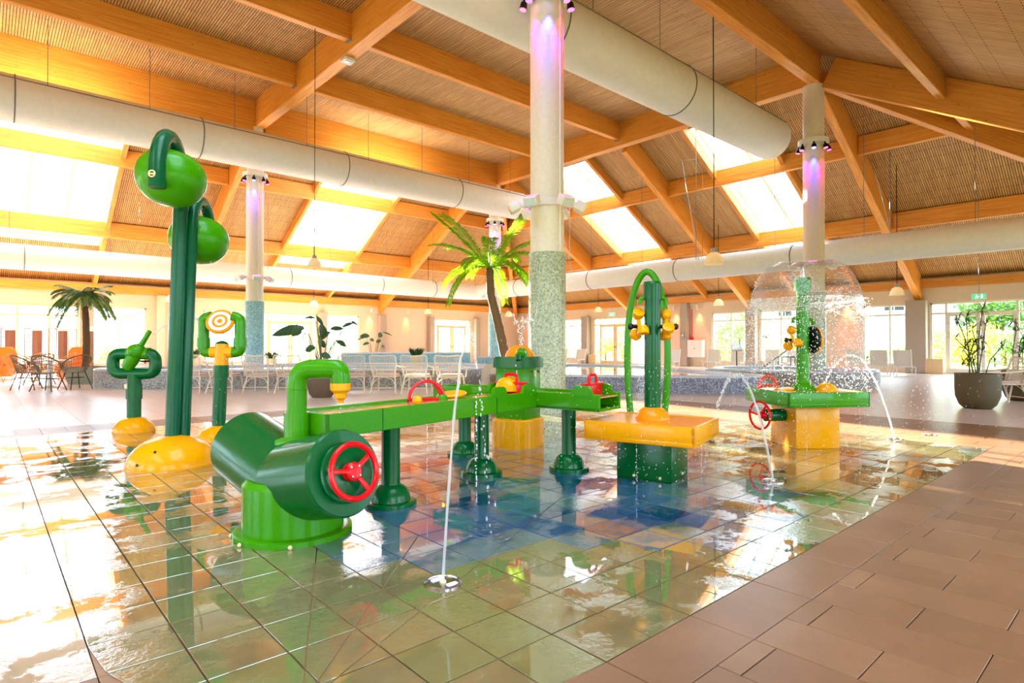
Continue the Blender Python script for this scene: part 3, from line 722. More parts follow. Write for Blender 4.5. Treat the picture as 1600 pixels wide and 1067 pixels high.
# border course round the pad
u = PU0 - BOR
while u < PU1 + BOR - 0.01:
    x1 = min(u + 2 * SZ, PU1 + BOR); plank_rect(u, x1, PV0 - BOR, PV0); plank_rect(u, x1, PV1, PV1 + BOR); u = x1
v = PV0
while v < PV1 - 0.01:
    x1 = min(v + 2 * SZ, PV1); plank_rect(PU0 - BOR, PU0, v, x1); plank_rect(PU1, PU1 + BOR, v, x1); v = x1
for i in range(5):                      # under the rounded pad corner
    for j in range(3): plank_rect(PU0 + i * SZ, PU0 + (i + 1) * SZ, PV0 + j * 2 * SZ, PV0 + (j + 1) * 2 * SZ)
pl.sort(key=lambda r: rank(((r[0] + r[1]) / 2, (r[2] + r[3]) / 2)))
pm = {}; rest = MB(); mi = []
for k, (u0, u1, v0, v1) in enumerate(pl):
    cu, cv = (u0 + u1) / 2, (v0 + v1) / 2; hu, hv = (u1 - u0) / 2, (v1 - v0) / 2; ci = trng.randrange(3); dz = trng.uniform(-0.0007, 0.0005)
    if PU0 < cu < PU1 and PV0 < cv < PV1: dz = -0.004
    poly = [(-hu, -hv), (hu, -hv), (hu, hv), (-hu, hv)]
    if k < 300 and rank((cu, cv)) < 1e8:
        key = (round(hu, 3), round(hv, 3))
        if key not in pm: pm[key] = tile_mesh(poly).mesh('floor_plank', 0); pm[key].materials.append(T['plank'][0])
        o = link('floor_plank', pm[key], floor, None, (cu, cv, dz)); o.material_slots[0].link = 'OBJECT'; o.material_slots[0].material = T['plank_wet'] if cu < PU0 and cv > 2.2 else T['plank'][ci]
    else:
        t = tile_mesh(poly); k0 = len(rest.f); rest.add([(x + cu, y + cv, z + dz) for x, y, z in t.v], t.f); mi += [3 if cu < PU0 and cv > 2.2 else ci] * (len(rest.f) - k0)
rme = rest.mesh('planks_beyond', 0)
for m in T['plank'] + [T['plank_wet']]: rme.materials.append(m)
rme.polygons.foreach_set('material_index', mi); link('planks_beyond', rme, floor, 'stuff')

# ---- outside ground
g = MB(); g.b2((-90, -90, -0.3), (150, 150, -0.05)); struct(g.build('ground', M['grass'], None, 0))
t_ = MB(); t_.b2((UW + .3, VB - 4, -0.05), (UW + 5, VW + 5, -0.02)); t_.b2((UE - 4, VW + .3, -0.05), (UW + .3, VW + 5, -0.02)); struct(t_.build('terrace', M['paving'], None, 0))

# ---- columns
COLS = [(7.12, 7.08, 'M', 'tall cream column with green-grey mosaic foot behind the water channel'),
        (18.2, 7.05, 'M', 'cream column rising behind the water bell table'),
        (7.08, 21.5, 'B', 'cream column with pale blue mosaic foot beside the potted banana plant'),
        (18.15, 21.55, 'B', 'slim cream column with pale blue mosaic foot behind the leaning palm')]
RC = 0.285
for k, (u, v, mk, lab) in enumerate(COLS):
    t = thing('column', lab, 'column', (u, v, 0))
    b = MB(); b.cyl((0, 0, 2.6), (0, 0, ZB), RC, n=40); b.build('shaft', M['column'], t)
    b = MB(); b.cyl((0, 0, 0), (0, 0, 2.67), RC + 0.03, n=40); b.build('mosaic_sleeve', M['mosaic' if mk == 'M' else 'mosaic_b'], t)
    b = MB(); b.cyl((RC * 0.72 * SY - RC * .7 * CYW, -RC * .72 * CYW - RC * .7 * SY, 2.7), (RC * .72 * SY - RC * .7 * CYW, -RC * .72 * CYW - RC * .7 * SY, ZB - 0.1), 0.016, n=8); b.build('conduit', M['white'], t)
    # ring of coloured spotlights
    nm = ['round the tall mosaic column', 'round the column behind the water bell', 'round the column by the banana plant', 'round the column behind the palm'][k]
    r = thing('spotlight_ring', 'white collar of magenta, blue and red spotlights ' + nm, 'light ring', (u, v, 7.02), CAMROT)
    b = MB(); b.lathe([(RC + 0.005, 0), (RC + 0.13, 0), (RC + 0.13, 0.14), (RC + 0.005, 0.14)], 40); b.build('collar', M['white'], r)
    for i, (ang, mk2, col) in enumerate(((-90, 'e_blue', (0.04, 0.05, 1.0)), (-40, 'e_red', (1.0, 0.01, 0.04)), (-140, 'e_mag', (1.0, 0.01, 0.55)), (0, 'e_mag', (1.0, 0.01, 0.5)), (180, 'e_red', (1.0, 0.01, 0.04)), (90, 'e_blue', (0.04, 0.05, 1.0)))):
        a = math.radians(ang + (0, -25, 18, 0)[k]); dv = Vector((math.cos(a), math.sin(a), 0)); p = dv * (RC + 0.09); d = (dv * 0.18 + Vector((0, 0, -1))).normalized()
        b = MB(); b.tube([p + Vector((0, 0, 0.02)), p + d * 0.06, p + d * 0.08, p + d * 0.19], [0.02, 0.03, 0.055, 0.07], 14, caps=True); h = b.build('spotlight', M['black'], r)
        b = MB(); q = p + d * 0.193; b.tube([q, q + d * 0.006], [0.058, 0.058], 14); b.build('lens', M[mk2], h)
        s = spot('spot_beam', p + d * 0.21 + dv * 0.03, Vector((-dv.x * 0.19, -dv.y * 0.19, -1)), 230 if mk2 == 'e_blue' else 120, col, 44, 0.7, r)
    # floodlight bracket collar
    f = thing('floodlight_collar', 'white angular floodlight bracket ' + nm, 'floodlights', (u, v, 3.5), CAMROT)
    b = MB(); b.lathe([(RC + 0.005, -0.06), (RC + 0.03, -0.06), (RC + 0.03, 0.06), (RC + 0.005, 0.06)], 40); b.build('clamp', M['white'], f)
    for ang in (-60, -120, 0, 180, 60, 120):
        a = math.radians(ang); rm = RZ(a)
        b = MB(); b.box(rm @ Vector((RC + 0.13, 0, 0.0)), (0.17, 0.05, 0.09), rm, 0.008); br_ = b.build('arm', M['white'], f)
        b = MB(); rm2 = RZ(a) @ RY(math.radians(28)); b.box(rm @ Vector((RC + 0.27, 0, -0.04)), (0.17, 0.24, 0.16), rm2, 0.015); fl = b.build('floodlight', M['white'], f)
        b = MB(); b.box(rm @ Vector((RC + 0.345, 0, -0.085)), (0.02, 0.2, 0.12), rm2); b.build('glass_front', M['floodglass'], fl)
# ---- ducts
def duct(name, lab, path, R, z, hang=(), seams=(), holes=True):
    t = thing(name, lab, 'duct', (path[0][0], path[0][1], z)); o = Vector((path[0][0], path[0][1], 0))
    P = [Vector((p[0], p[1], 0)) - o for p in path]
    b = MB(); b.tube(fillet(P, 0.6, 4) if len(P) > 2 else P, R, 36); b.build('duct_sleeve', M['duct'], t, 40)
    def at(u): # point along polyline
        L = 0
        for i in range(len(P) - 1):
            l = (P[i + 1] - P[i]).length
            if u <= L + l or i == len(P) - 2: return P[i] + (P[i + 1] - P[i]).normalized() * (u - L), (P[i + 1] - P[i]).normalized()
            L += l
    tot = sum((P[i + 1] - P[i]).length for i in range(len(P) - 1))
    for u in seams:
        c, d = at(u); rot = d.to_track_quat('Z', 'Y').to_matrix(); b = MB(); b.torus(c, R + 0.004, 0.018, rot, 40, 6); b.build('seam_ring', M['seam'], t)
    nv = Vector((-P[1].y, P[1].x, 0)).normalized()
    side = nv if nv.dot(Vector((-o.x, -o.y, 0))) > 0 else -nv
    so = side * R * 0.78 + Vector((0, 0, R * 0.63))
    if len(P) == 2: b = MB(); b.tube([P[0] + so, P[1] + so], 0.016, 6); b.build('long_seam', M['seam'], t)
    for u in hang:
        c, d = at(u); w = c + o; zc = roofz(w.x, w.y) - 0.0
        b = MB(); b.tube([c + so * 0.98, c + so * 0.98 + Vector((0, 0, zc - z - so.z - 0.02))], 0.009, 6); b.build('hanger', M['seam'], t)
    return t
duct('air_duct', 'long white air duct hung below the roof edge above the skylit far side', [(UE, 19.95), (18.3, 19.95)], 0.6, 7.5, [9.2 + 2.3 * i for i in range(8)], [8.55, 12.9, 17.6, 22.6])
duct('air_duct', 'wide white air duct running to the column behind the water bell', [(UE, 8.12), (17.8, 8.12)], 0.6, 7.38, [17.0, 19.3, 21.6, 23.9], [16.2, 20.6])
duct('air_duct', 'low white perimeter duct turning the corner in front of the windows', [(UE, 26.0), (20.6, 26.0), (20.6, VB)], 0.43, 4.12, [3 + 2.8 * i for i in range(20)], [9, 13.5, 18, 22.5, 25.6, 32.1, 37, 41.5, 46])
# ================================================================ PLAY EQUIPMENT
def bolts(t, pts, r=0.008, mat='cream'):
    for p, n in pts:
        b = MB(); rot = to(n); b.lathe([(r, 0), (r, r * .5), (r * .5, r)], 10, p, rot); b.build('bolt_cap', M[mat], t)
# ---- tall pole with two tipping pods
p0 = PD(270, 5.53)
t = thing('tipping_pod_tower', 'tall green twin-pole tower with two tipping pods on an orange dome', 'water play', p0, CAMROT)
b = MB(); b.dome((0, 0, 0.012), 0.371, 0.262, 40, 10); b.lathe([(0.378, 0), (0.378, 0.014), (0.36, 0.014)], 40); b.build('dome_base', M['yellow'], t)
bolts(t, [((0.02, -0.3, 0.165), (0, -1, 0.6)), ((-0.1, -0.36, 0.06), (-.2, -1, 0.25)), ((-0.36, 0.05, .06), (-1, 0, .25))], 0.012, 'black')
LEAN = 0.035
A = [Vector((0.0, 0.0, 0.2)), Vector((LEAN * 2.2, 0, 2.55))]
hk = [A[0], A[1]]
for i in range(1, 13):
    a = math.pi * i / 12; hk.append(A[1] + Vector((0.057 * (1 - math.cos(a)), -0.29 * (1 - math.cos(a)), 0.40 * math.sin(a))))
hk.append(hk[-1] + Vector((0, 0, -0.12)))
b = MB(); b.tube(hk, 0.066, 18); pa = b.build('pole', M['tgreen'], t)
b = MB(); b.torus((hk[-1].x - .0, hk[-1].y - 0.068, 2.53), 0.026, 0.006, RX(math.pi / 2), 16, 6); b.box((hk[-1].x, hk[-1].y - 0.066, 2.53), (0.05, 0.006, 0.012)); b.build('pivot_clip', M['cream'], pa)
B0 = Vector((0.06, 0.08, 0.2)); B1 = Vector((0.06 + LEAN * 1.9, 0.08, 2.22))
hb = [B0, B1]
for i in range(1, 13):
    a = math.pi * i / 12; hb.append(B1 + Vector((-0.05 * (1 - math.cos(a)), 0.275 * (1 - math.cos(a)), 0.32 * math.sin(a))))
hb.append(hb[-1] + Vector((0, 0, -0.1)))
b = MB(); b.tube(hb, 0.055, 18); b.build('pole', M['tgreen'], t)
def pod(c, R, tilt, name):
    prof = []
    for i in range(15):
        a = -math.pi / 2 + 1e-4 + (math.pi * 0.86) * i / 14; k = 1.0 if a > 0 else 1.0
        prof.append((R * math.cos(a) ** 0.82, (0.90 if a < 0 else 0.80) * R * math.sin(a)))
    prof += [(prof[-1][0] - 0.012, prof[-1][1] + 0.004), (prof[-1][0] - 0.03, prof[-1][1] - 0.05)]
    rot = RY(math.radians(tilt)) @ RX(math.radians(-6)); b = MB(); b.lathe(prof, 36, c, rot); po = b.build(name, M['lgreen'], t, 50)
    b = MB(); b.lathe([(0, prof[-1][1] + .01), (prof[-1][0] * .98, prof[-1][1] + .01)], 24, c, rot); b.build('pod_water', M['pool'], po)
pod(Vector((0.15, -0.29, 2.60)), 0.285, 9, 'tipping_pod'); pod(Vector((0.06, 0.345, 2.17)), 0.275, 9, 'tipping_pod')

# ---- water cannon
t = thing('water_cannon', 'dark green frame with a light green swivel water cannon on an orange dome', 'water play', PD(210, 7.66), CAMROT)
b = MB(); b.dome((0, 0, 0.006), 0.24, 0.19, 32, 8); b.lathe([(0.245, 0), (0.245, 0.01), (.2, .01)], 32); b.build('dome_base', M['yellow'], t)
b = MB(); b.cyl((0, 0, 0.15), (0, 0, 0.74), 0.082, n=24); b.cyl((0, 0, 0.42), (0, 0, 0.62), 0.093, n=24); b.build('post', M['dgreen'], t)
b = MB(); b.box((-0.06, -0.075, 0.585), (0.06, 0.012, 0.055), RZ(-.6)); b.build('sticker', M['cream'], t, 0)
fr = fillet([(0.0, 0, 0.748), (0.275, 0, 0.748), (0.275, 0, 1.005), (-0.275, 0, 1.005), (-0.275, 0, 0.748), (-0.01, 0, 0.748)], 0.11, 6)
b = MB(); b.tube(fr[:-1], 0.074, 18, closed=True); b.build('loop_frame', M['dgreen'], t)
b = MB(); b.cyl((-0.075, 0, 1.005), (0.2, 0, 1.005), 0.08, n=24); b.build('swivel_sleeve', M['lgreen'], t)
b = MB(); dd = Vector((0.55, -0.05, 0.84)).normalized(); c0 = Vector((0.06, -0.06, 1.01))
b.tube([c0 - dd * 0.24, c0 - dd * 0.22, c0 - dd * 0.1, c0 + dd * 0.05, c0 + dd * 0.12], [0.05, 0.07, 0.085, 0.075, 0.05], 18); b.ell(c0 + Vector((-.01, 0, 0.02)), (0.1, 0.1, 0.1), 20, 10)
b.tube([c0 + dd * 0.08, c0 + dd * 0.34], [0.036, 0.028], 14); gun = b.build('cannon', M['lgreen'], t)
b = MB(); b.cyl((-0.21, 0.1, 0.905), (0.24, 0.1, 0.905), 0.014, n=10); b.build('handle_bar', M['black'], gun)
CANNON_TIP = t.matrix_basis.copy() if False else None

# ---- target stand
t = thing('water_target', 'orange and white ringed target disc on green pipes above an orange dome', 'water play', PD(342, 6.96), CAMROT)
b = MB(); b.dome((0, 0, 0.006), 0.226, 0.175, 32, 8); b.lathe([(0.232, 0), (0.232, 0.01), (.2, .01)], 32); b.build('dome_base', M['yellow'], t)
b = MB(); b.cyl((0, 0, 0.14), (0.03, 0, 0.9), 0.074, n=24); b.cyl((0.026, 0, 0.74), (0.03, 0, 0.88), 0.083, n=24); b.build('post', M['dgreen'], t)
b = MB(); b.cyl((0.03, 0, 0.87), (0.035, 0, 1.13), 0.079, n=24); b.cyl((-0.09, 0, 1.03), (0.17, 0, 1.03), 0.068, n=20); b.build('cross_fitting', M['yellow'], t)
b = MB(); b.dome((0.035, 0, 1.12), 0.076, 0.045, 24, 5); b.build('cap', M['dgreen'], t)
for s in (-1, 1):
    x = 0.035 + s * 0.215
    b = MB(); b.tube(fillet([(0.035 + s * 0.1, 0, 1.03), (x, 0, 1.03), (x, 0, 1.43), (0.04 + s * 0.12, -0.02, 1.45)], 0.1, 6), 0.062, 16); b.tube([(x, 0, 1.09), (x, 0, 1.2)], 0.073, 16); b.build('side_pipe', M['lgreen'], t)
rot = RZ(0.0) @ RY(math.radians(16)) @ RX(math.radians(62)); c = Vector((0.045, -0.06, 1.385))
b = MB(); b.lathe([(0.0, -0.02), (0.15, -0.02), (0.157, -0.01), (0.157, 0.012), (0.15, 0.02), (0, 0.02)], 36, c, rot); td = b.build('target_disc', M['orange'], t)
for r0, r1 in ((0.088, 0.125), (0.03, 0.058)):
    b = MB(); b.lathe([(r0, 0.0205), (r1, 0.0205), (r1, 0.023), (r0, 0.023), (r0, 0.0205)], 36, c, rot); b.build('ring_mark', M['white'], td)

# ---- big Y pipe with wheel
t = thing('wheel_pump', 'big dark green forked pipe with a red hand wheel on a light green drum', 'water play', PD(460, 3.53), CAMROT)
b = MB(); b.lathe([(0.335, 0), (0.335, 0.03), (0.32, 0.036), (0.30, 0.036)], 44); b.build('flange', M['lgreen'], t)
b = MB(); b.lathe([(0.285, 0.03), (0.285, 0.30), (0.26, 0.33)], 44); b.build('drum', M['lgreen'], t)
bolts(t, [((-0.19, -0.285, 0.012), (-.5, -.8, 0)), ((-0.315, -0.12, 0.012), (-.9, -.3, 0)), ((0.1, -0.325, 0.012), (.3, -.9, 0))], 0.012)
J = Vector((0.0, 0.0, 0.30)); a1 = Vector((0.77, -0.60, 0.22)).normalized(); a2 = Vector((-0.72, 0.66, 0.20)).normalized()
R_ = 0.238; mn = (a1 - a2).normalized()
for a, L in ((a1, 0.51), (a2, 0.66)):           # two arms mitred where they meet
    rot = to(a); n = 48; vs = []; fs = []
    for j in range(n):
        e = rot @ Vector((math.cos(2 * math.pi * j / n), math.sin(2 * math.pi * j / n), 0)); t0 = -(mn.dot(e)) * R_ / mn.dot(a)
        vs += [J + e * R_ + a * t0, J + e * R_ + a * (L - 0.014), J + e * (R_ - 0.010) + a * L, J + e * (R_ - 0.03) + a * L]
    for j in range(n):
        k = (j + 1) % n
        for q in range(3): fs.append((4 * j + q, 4 * k + q, 4 * k + q + 1, 4 * j + q + 1))
    fs.append(tuple(4 * j + 3 for j in range(n))); b = MB(); b.add(vs, fs); b.build('pipe_arm', M['dgreen'], t, 28)
pc = J + a1 * 0.515; rot = to(a1)
b = MB(); b.lathe([(0.165, 0.0), (0.165, 0.012), (0.15, 0.02), (0.0, 0.02)], 36, pc, rot); b.build('bearing_plate', M['dgreen'], t)
wh = pc + a1 * 0.075
b = MB(); b.torus(wh, 0.145, 0.0155, rot, 40, 10); wheel = b.build('hand_wheel', M['red'], t)
for i in range(3):
    a = math.radians((33, 172, 306)[i]); d = rot @ Vector((math.cos(a), math.sin(a), 0)); b = MB(); b.box(wh + d * 0.08 - a1 * 0.006, (0.13, 0.026, 0.016), Matrix((d, a1.cross(d), a1)).transposed(), 0.004); b.build('spoke', M['red'], wheel)
b = MB(); b.lathe([(0.05, -0.04), (0.05, 0.0), (0.038, 0.012), (0.0, 0.014)], 24, wh, rot); hub = b.build('hub', M['red'], wheel)
for i in range(4):
    a = math.radians(45 + 90 * i); d = rot @ Vector((math.cos(a), math.sin(a), 0)); b = MB(); b.lathe([(0.007, 0), (0.005, 0.006)], 8, wh + d * 0.035 + a1 * 0.01, rot); b.build('screw', M['steel'], hub)
# gooseneck
gx, gy = 0.005, 0.03
b = MB(); b.box((gx, gy + .0, 0.515), (0.2, 0.2, 0.09), RY(-.06), 0.02); b.build('saddle', M['lgreen'], t)
b = MB(); b.cyl((gx, gy, 0.52), (gx, gy, 0.705), 0.074, n=28); b.build('coupling', M['lgreen'], t)
b = MB(); b.tube(fillet([(gx, gy, 0.56), (gx, gy, 0.965), (gx + 0.262, gy, 0.965), (gx + 0.262, gy, 0.865)], 0.10, 8), 0.058, 22); gn = b.build('gooseneck', M['lgreen'], t)
b = MB(); b.torus((gx, gy, 0.845), 0.058, 0.004, None, 28, 6); b.build('pipe_joint', M['lgreen'], gn)
b = MB(); o_ = (gx + 0.262, gy, 0); b.lathe([(0.058, 0.878), (0.06, 0.876), (0.06, 0.838), (0.038, 0.818), (0.036, 0.79), (0.02, 0.778), (0.018, 0.76), (0, 0.758)], 24, o_); b.build('nozzle', M['yellow'], t)

# ---- T shaped water channel
E1 = 12.24                                # heading of the main run, degrees
cr = math.radians(E1)
org = W(-1.154, 3.718)
t = thing('water_channel', 'light green T-shaped water channel with red sluice gates on dark green legs', 'water play', org, cr)
zt, zb, hw = 0.70, 0.555, 0.20
def trough(b, x0, x1, y0, y1, ends):
    th = 0.024
    if x1 - x0 > y1 - y0:
        b.box(((x0 + x1) / 2, y0 + th / 2, (zt + zb) / 2), (x1 - x0, th, zt - zb), bevel=0.006, seg=1); b.box(((x0 + x1) / 2, y1 - th / 2, (zt + zb) / 2), (x1 - x0, th, zt - zb), bevel=0.006, seg=1)
    else:
        b.box((x0 + th / 2, (y0 + y1) / 2, (zt + zb) / 2), (th, y1 - y0, zt - zb), bevel=0.006, seg=1); b.box((x1 - th / 2, (y0 + y1) / 2, (zt + zb) / 2), (th, y1 - y0, zt - zb), bevel=0.006, seg=1)
b = MB(); trough(b, -0.16, 2.06, -hw, hw, 0); b.box((-0.148, 0, (zt + zb) / 2), (0.024, 2 * hw, zt - zb), bevel=0.006, seg=1); b.box((0.95, 0, zb + 0.012), (2.22, 2 * hw - 0.01, 0.024)); mc = b.build('main_trough', M['lgreen'], t)
b = MB(); b.box((0.95, 0, zt - 0.024), (2.18, 2 * hw - 0.05, 0.012)); b.build('channel_bed', M['tray'], mc, 0)
for x in (0.27, 1.48): b = MB(); b.box((x, -hw - 0.001, (zt + zb) / 2), (0.006, 0.004, zt - zb)); b.build('joint_line', M['dgreen'], mc, 0)
b = MB(); trough(b, 2.05, 2.45, -0.83, 1.05, 0); b.box((2.25, 0.1, zb + 0.012), (0.4, 1.86, 0.024)); b.box((2.25, 1.04, (zt + zb) / 2), (0.4, 0.024, zt - zb), bevel=0.006, seg=1); cc = b.build('cross_trough', M['lgreen'], t)
b = MB(); b.box((2.25, 0.1, zt - 0.03), (0.35, 1.83, 0.012)); b.build('channel_bed', M['tray'], cc, 0)
def gate(x, y, ax, red=True):
    """sluice gate: shouldered side cheeks with a red handled shutter"""
    rm = RZ(ax); prof = [(-0.11, 0), (-0.075, 0.075), (-0.05, 0.088), (0.05, 0.088), (0.075, 0.075), (0.11, 0)]
    for s in (-1, 1):
        b = MB(); vs = [rm @ Vector((px, s * (hw - 0.012) - 0.016, zt - 0.02 + pz)) for px, pz in prof] + [rm @ Vector((px, s * (hw - 0.012) + 0.016, zt - 0.02 + pz)) for px, pz in prof]
        n = len(prof); b.add([v + Vector((x, y, 0)) for v in vs], [tuple(range(n)), tuple(reversed(range(n, 2 * n)))] + [(i, n + i, n + (i + 1) % n, (i + 1) % n) for i in range(n)]); b.build('gate_cheek', M['lgreen'], t, 20)
    if red:
        b = MB(); b.box(rm @ Vector((0, 0, zt + 0.02)) + Vector((x, y, 0)), (0.03, 0.31, 0.12), rm, 0.008); b.box(rm @ Vector((0, 0, zt + 0.075)) + Vector((x, y, 0)), (0.05, 0.34, 0.02), rm, 0.006)
        g_ = b.build('sluice_gate', M['red'], t)
        b = MB(); b.tube(fillet([rm @ Vector((0, -0.065, zt + 0.08)) + Vector((x, y, 0)), rm @ Vector((0, -0.065, zt + 0.15)) + Vector((x, y, 0)), rm @ Vector((0, 0.065, zt + 0.15)) + Vector((x, y, 0)), rm @ Vector((0, 0.065, zt + 0.08)) + Vector((x, y, 0))], 0.03, 4), 0.014, 8); b.build('gate_handle', M['red'], g_)
gate(1.52, 0, 0, False); gate(1.95, 0, 0); gate(2.25, -0.66, math.pi / 2); 
b = MB(); b.cyl((1.5, 0.16, 0.71), (1.5, 0.05, 0.73), 0.0, n=4) if False else b.dome((1.98, 0.05, 0.70), 0.13, 0.13, 24, 6); b.build('flow_dome', M['yellow'], t)
# half hand wheel, float ball and yellow paddle
wc = Vector((0.98, 0.1, zt - 0.01)); b = MB(); rw = RZ(math.radians(-30)) @ RX(math.pi / 2)
b.torus(wc, 0.14, 0.013, rw, 26, 8, 0, math.pi); b.tube([wc + rw @ Vector((-0.14, 0, 0)), wc + rw @ Vector((0.14, 0, 0))], 0.013, 8); hwl = b.build('half_wheel', M['red'], t)
b = MB(); b.tube([wc + rw @ Vector((0.06, 0.125, 0)), wc + rw @ Vector((0.12, 0.02, 0))], 0.011, 8); b.build('spoke', M['red'], hwl)
b = MB(); b.ell(wc + Vector((0.12, -0.05, 0.0)), (0.045, 0.045, 0.045), 16, 8); b.build('axle_block', M['lgreen'], t)
b = MB(); b.lathe([(0, -0.012), (0.11, -0.012), (0.12, 0), (0.11, 0.012), (0, 0.012)], 28, wc + Vector((0.27, -0.02, 0.025)), RY(-0.12)); b.build('yellow_paddle', M['yellow'], t)
b = MB(); b.ell((0.72, -0.06, zt + 0.01), (0.035, 0.035, 0.035), 18, 10); b.build('float_ball', M['yellow'], t)
def leg(x, y):
    b = MB(); b.lathe([(0.178, 0.0), (0.178, 0.026), (0.165, 0.03), (0.136, 0.032), (0.13, 0.07), (0.112, 0.11), (0.082, 0.135), (0.066, 0.142), (0.064, 0.15), (0.064, zb + 0.005)], 32, (x, y, 0)); return b.build('leg', M['dgreen'], t, 40)
for x, y in ((0.522, 0.0), (1.644, 0.09), (2.25, 0.80), (2.25, -0.42)): leg(x, y)

# ---- pump tower
ct = W(0.07, 6.62)
t = thing('pump_tower', 'green box tower with an orange dome top on a rounded yellow plinth', 'water play', ct, math.radians(18))
def rrect(w, d, r, n=6):
    out = []
    for cx, cy_, a0 in ((w / 2 - r, d / 2 - r, 0), (-w / 2 + r, d / 2 - r, 90), (-w / 2 + r, -d / 2 + r, 180), (w / 2 - r, -d / 2 + r, 270)):
        for i in range(n + 1):
            a = math.radians(a0 + 90 * i / n); out.append((cx + r * math.cos(a), cy_ + r * math.sin(a)))
    return out
b = MB(); b.prism(rrect(0.62, 0.5, 0.23, 9), 0, 0.29); b.prism(rrect(0.59, 0.47, 0.22, 9), 0.288, 0.305); b.build('plinth', M['yellow'], t)
b = MB(); b.box((0, 0, 0.59), (0.37, 0.37, 0.6), bevel=0.012); b.build('box_body', M['lgreen'], t)
b = MB(); b.prism(rrect(0.45, 0.45, 0.07), 0.865, 0.97); b.prism(rrect(0.41, 0.41, 0.06), 0.968, 0.985); b.build('cap', M['dgreen'], t)
b = MB(); b.dome((0.07, 0.02, 0.98), 0.165, 0.135, 30, 8); b.build('fountain_dome', M['orange'], t)
b = MB(); b.tube([(-0.02, -0.06, 1.0), (-0.1, -0.1, 1.01), (-0.18, -0.13, 0.985)], [0.07, 0.075, 0.06], 16); b.build('side_nozzle', M['lgreen'], t)
b = MB(); b.tube([(-0.19, -0.13, 0.99), (-0.215, -0.14, 0.94)], [0.045, 0.04], 14); b.build('spout', M['dgreen'], t)
b = MB(); b.box((0.187, 0.03, 0.80), (0.006, 0.05, 0.07)); b.box((0.05, -0.187, 0.80), (0.05, 0.006, 0.07)); b.build('sticker', M['cream'], t, 0)
b = MB(); b.ell((-0.02, -0.187, 0.82), (0.012, 0.008, 0.016), 10, 6); b.ell((0.13, -0.187, 0.82), (0.012, 0.008, 0.016), 10, 6); b.build('bolt_cap', M['black'], t)

# ---- yellow table
def clipwater(z, w, d): 
    b = MB(); b.box((0, 0, z), (w, d, 0.01)); return b
cy_ = W(1.204, 5.07); ry = math.radians(48.24 - 32)
t = thing('splash_table', 'square yellow splash table on a dark green pedestal with a dark green post', 'water play', cy_, ry)
b = MB(); b.box((0, 0, 0.16), (0.46, 0.47, 0.32), bevel=0.008); b.build('pedestal', M['dgreen'], t)
bolts(t, [((-0.232, 0.08, 0.03), (-1, 0, 0)), ((-0.232, -0.14, 0.03), (-1, 0, 0)), ((0.05, -0.237, 0.03), (0, -1, 0))], 0.012)
b = MB(); wx, wy = 0.80, 0.92
b.box((0, 0, 0.345), (wx, wy, 0.05), bevel=0.012)
for s in (-1, 1): b.box((s * (wx / 2 - 0.015), 0, 0.405), (0.03, wy, 0.15), bevel=0.01); b.box((0, s * (wy / 2 - 0.015), 0.405), (wx, 0.03, 0.15), bevel=0.01)
b.build('tray', M['yellow'], t)
clipwater(0.468, wx - 0.055, wy - 0.055).build('tray_bed', M['orange'], t, 0)
b = MB(); b.dome((0.06, 0.02, 0.455), 0.152, 0.135, 30, 8); b.build('dome_foot', M['orange'], t)
b = MB(); b.cyl((0.06, 0.02, 0.5), (0.06, 0.02, 1.54), 0.070, n=28); b.cyl((0.06, 0.02, 1.5), (0.06, 0.02, 1.64), 0.079, n=28); b.lathe([(0.079, 1.64), (0.07, 1.66), (0, 1.662)], 28, (0.06, 0.02, 0)); post = b.build('post', M['dgreen'], t)
rr_ = CAMROT - ry
def spinner(px_, pz, s, par, base):
    """three-cup water spinner on a black axle, s = side of the post"""
    ax = RZ(rr_) @ Vector((s, -0.12, 0)).normalized(); h = base + ax * 0.12 + Vector((0, 0, pz))
    b = MB(); b.tube([base + Vector((0, 0, pz)) + ax * 0.05, h + ax * 0.05], 0.018, 10); b.ell(h + ax * 0.075, (0.028, 0.028, 0.028), 14, 8); axl = b.build('spinner_axle', M['black'], par)
    cup = MB(); fac = MB(); u1 = Vector((0, 0, 1)); u2 = ax.cross(u1)
    for i in range(3):
        a = math.radians(90 + 120 * i + 14 * s); d = u1 * math.sin(a) + u2 * math.cos(a); e = u1 * math.cos(a) - u2 * math.sin(a)
        cup.tube([h, h + d * 0.085], [0.022, 0.017], 10); c = h + d * 0.105; q = (e * .5 + d * .3 - ax * 0.75 * 0 - Vector((0, 0, 0))).normalized()
        rot = to(q); cup.lathe([(0.0, -0.046), (0.03, -0.036), (0.048, -0.01), (0.05, 0.036), (0.045, 0.038)], 18, c, rot); fac.lathe([(0, 0.030), (0.044, 0.030)], 16, c, rot)
    cu = cup.build('spinner_cups', M['yellow'], par); fac.build('cup_bottom', M['greyface'], cu)
    b = MB(); zz = pz + 0.245; b.tube(fillet([base + ax * 0.05 + Vector((0, 0, zz)), base + ax * 0.11 + Vector((0, 0, zz)), base + ax * 0.115 + Vector((0, 0, zz - 0.055))], 0.03, 5), 0.019, 10); b.build('spout', M['lgreen'], par)
M['greyface'] = plain('blue_grey_cup_face', srgb(120, 150, 160), 0.3)
spinner(0, 1.27, -1, t, Vector((0.06, 0.02, 0))); spinner(0, 1.27, 1, t, Vector((0.06, 0.02, 0)))

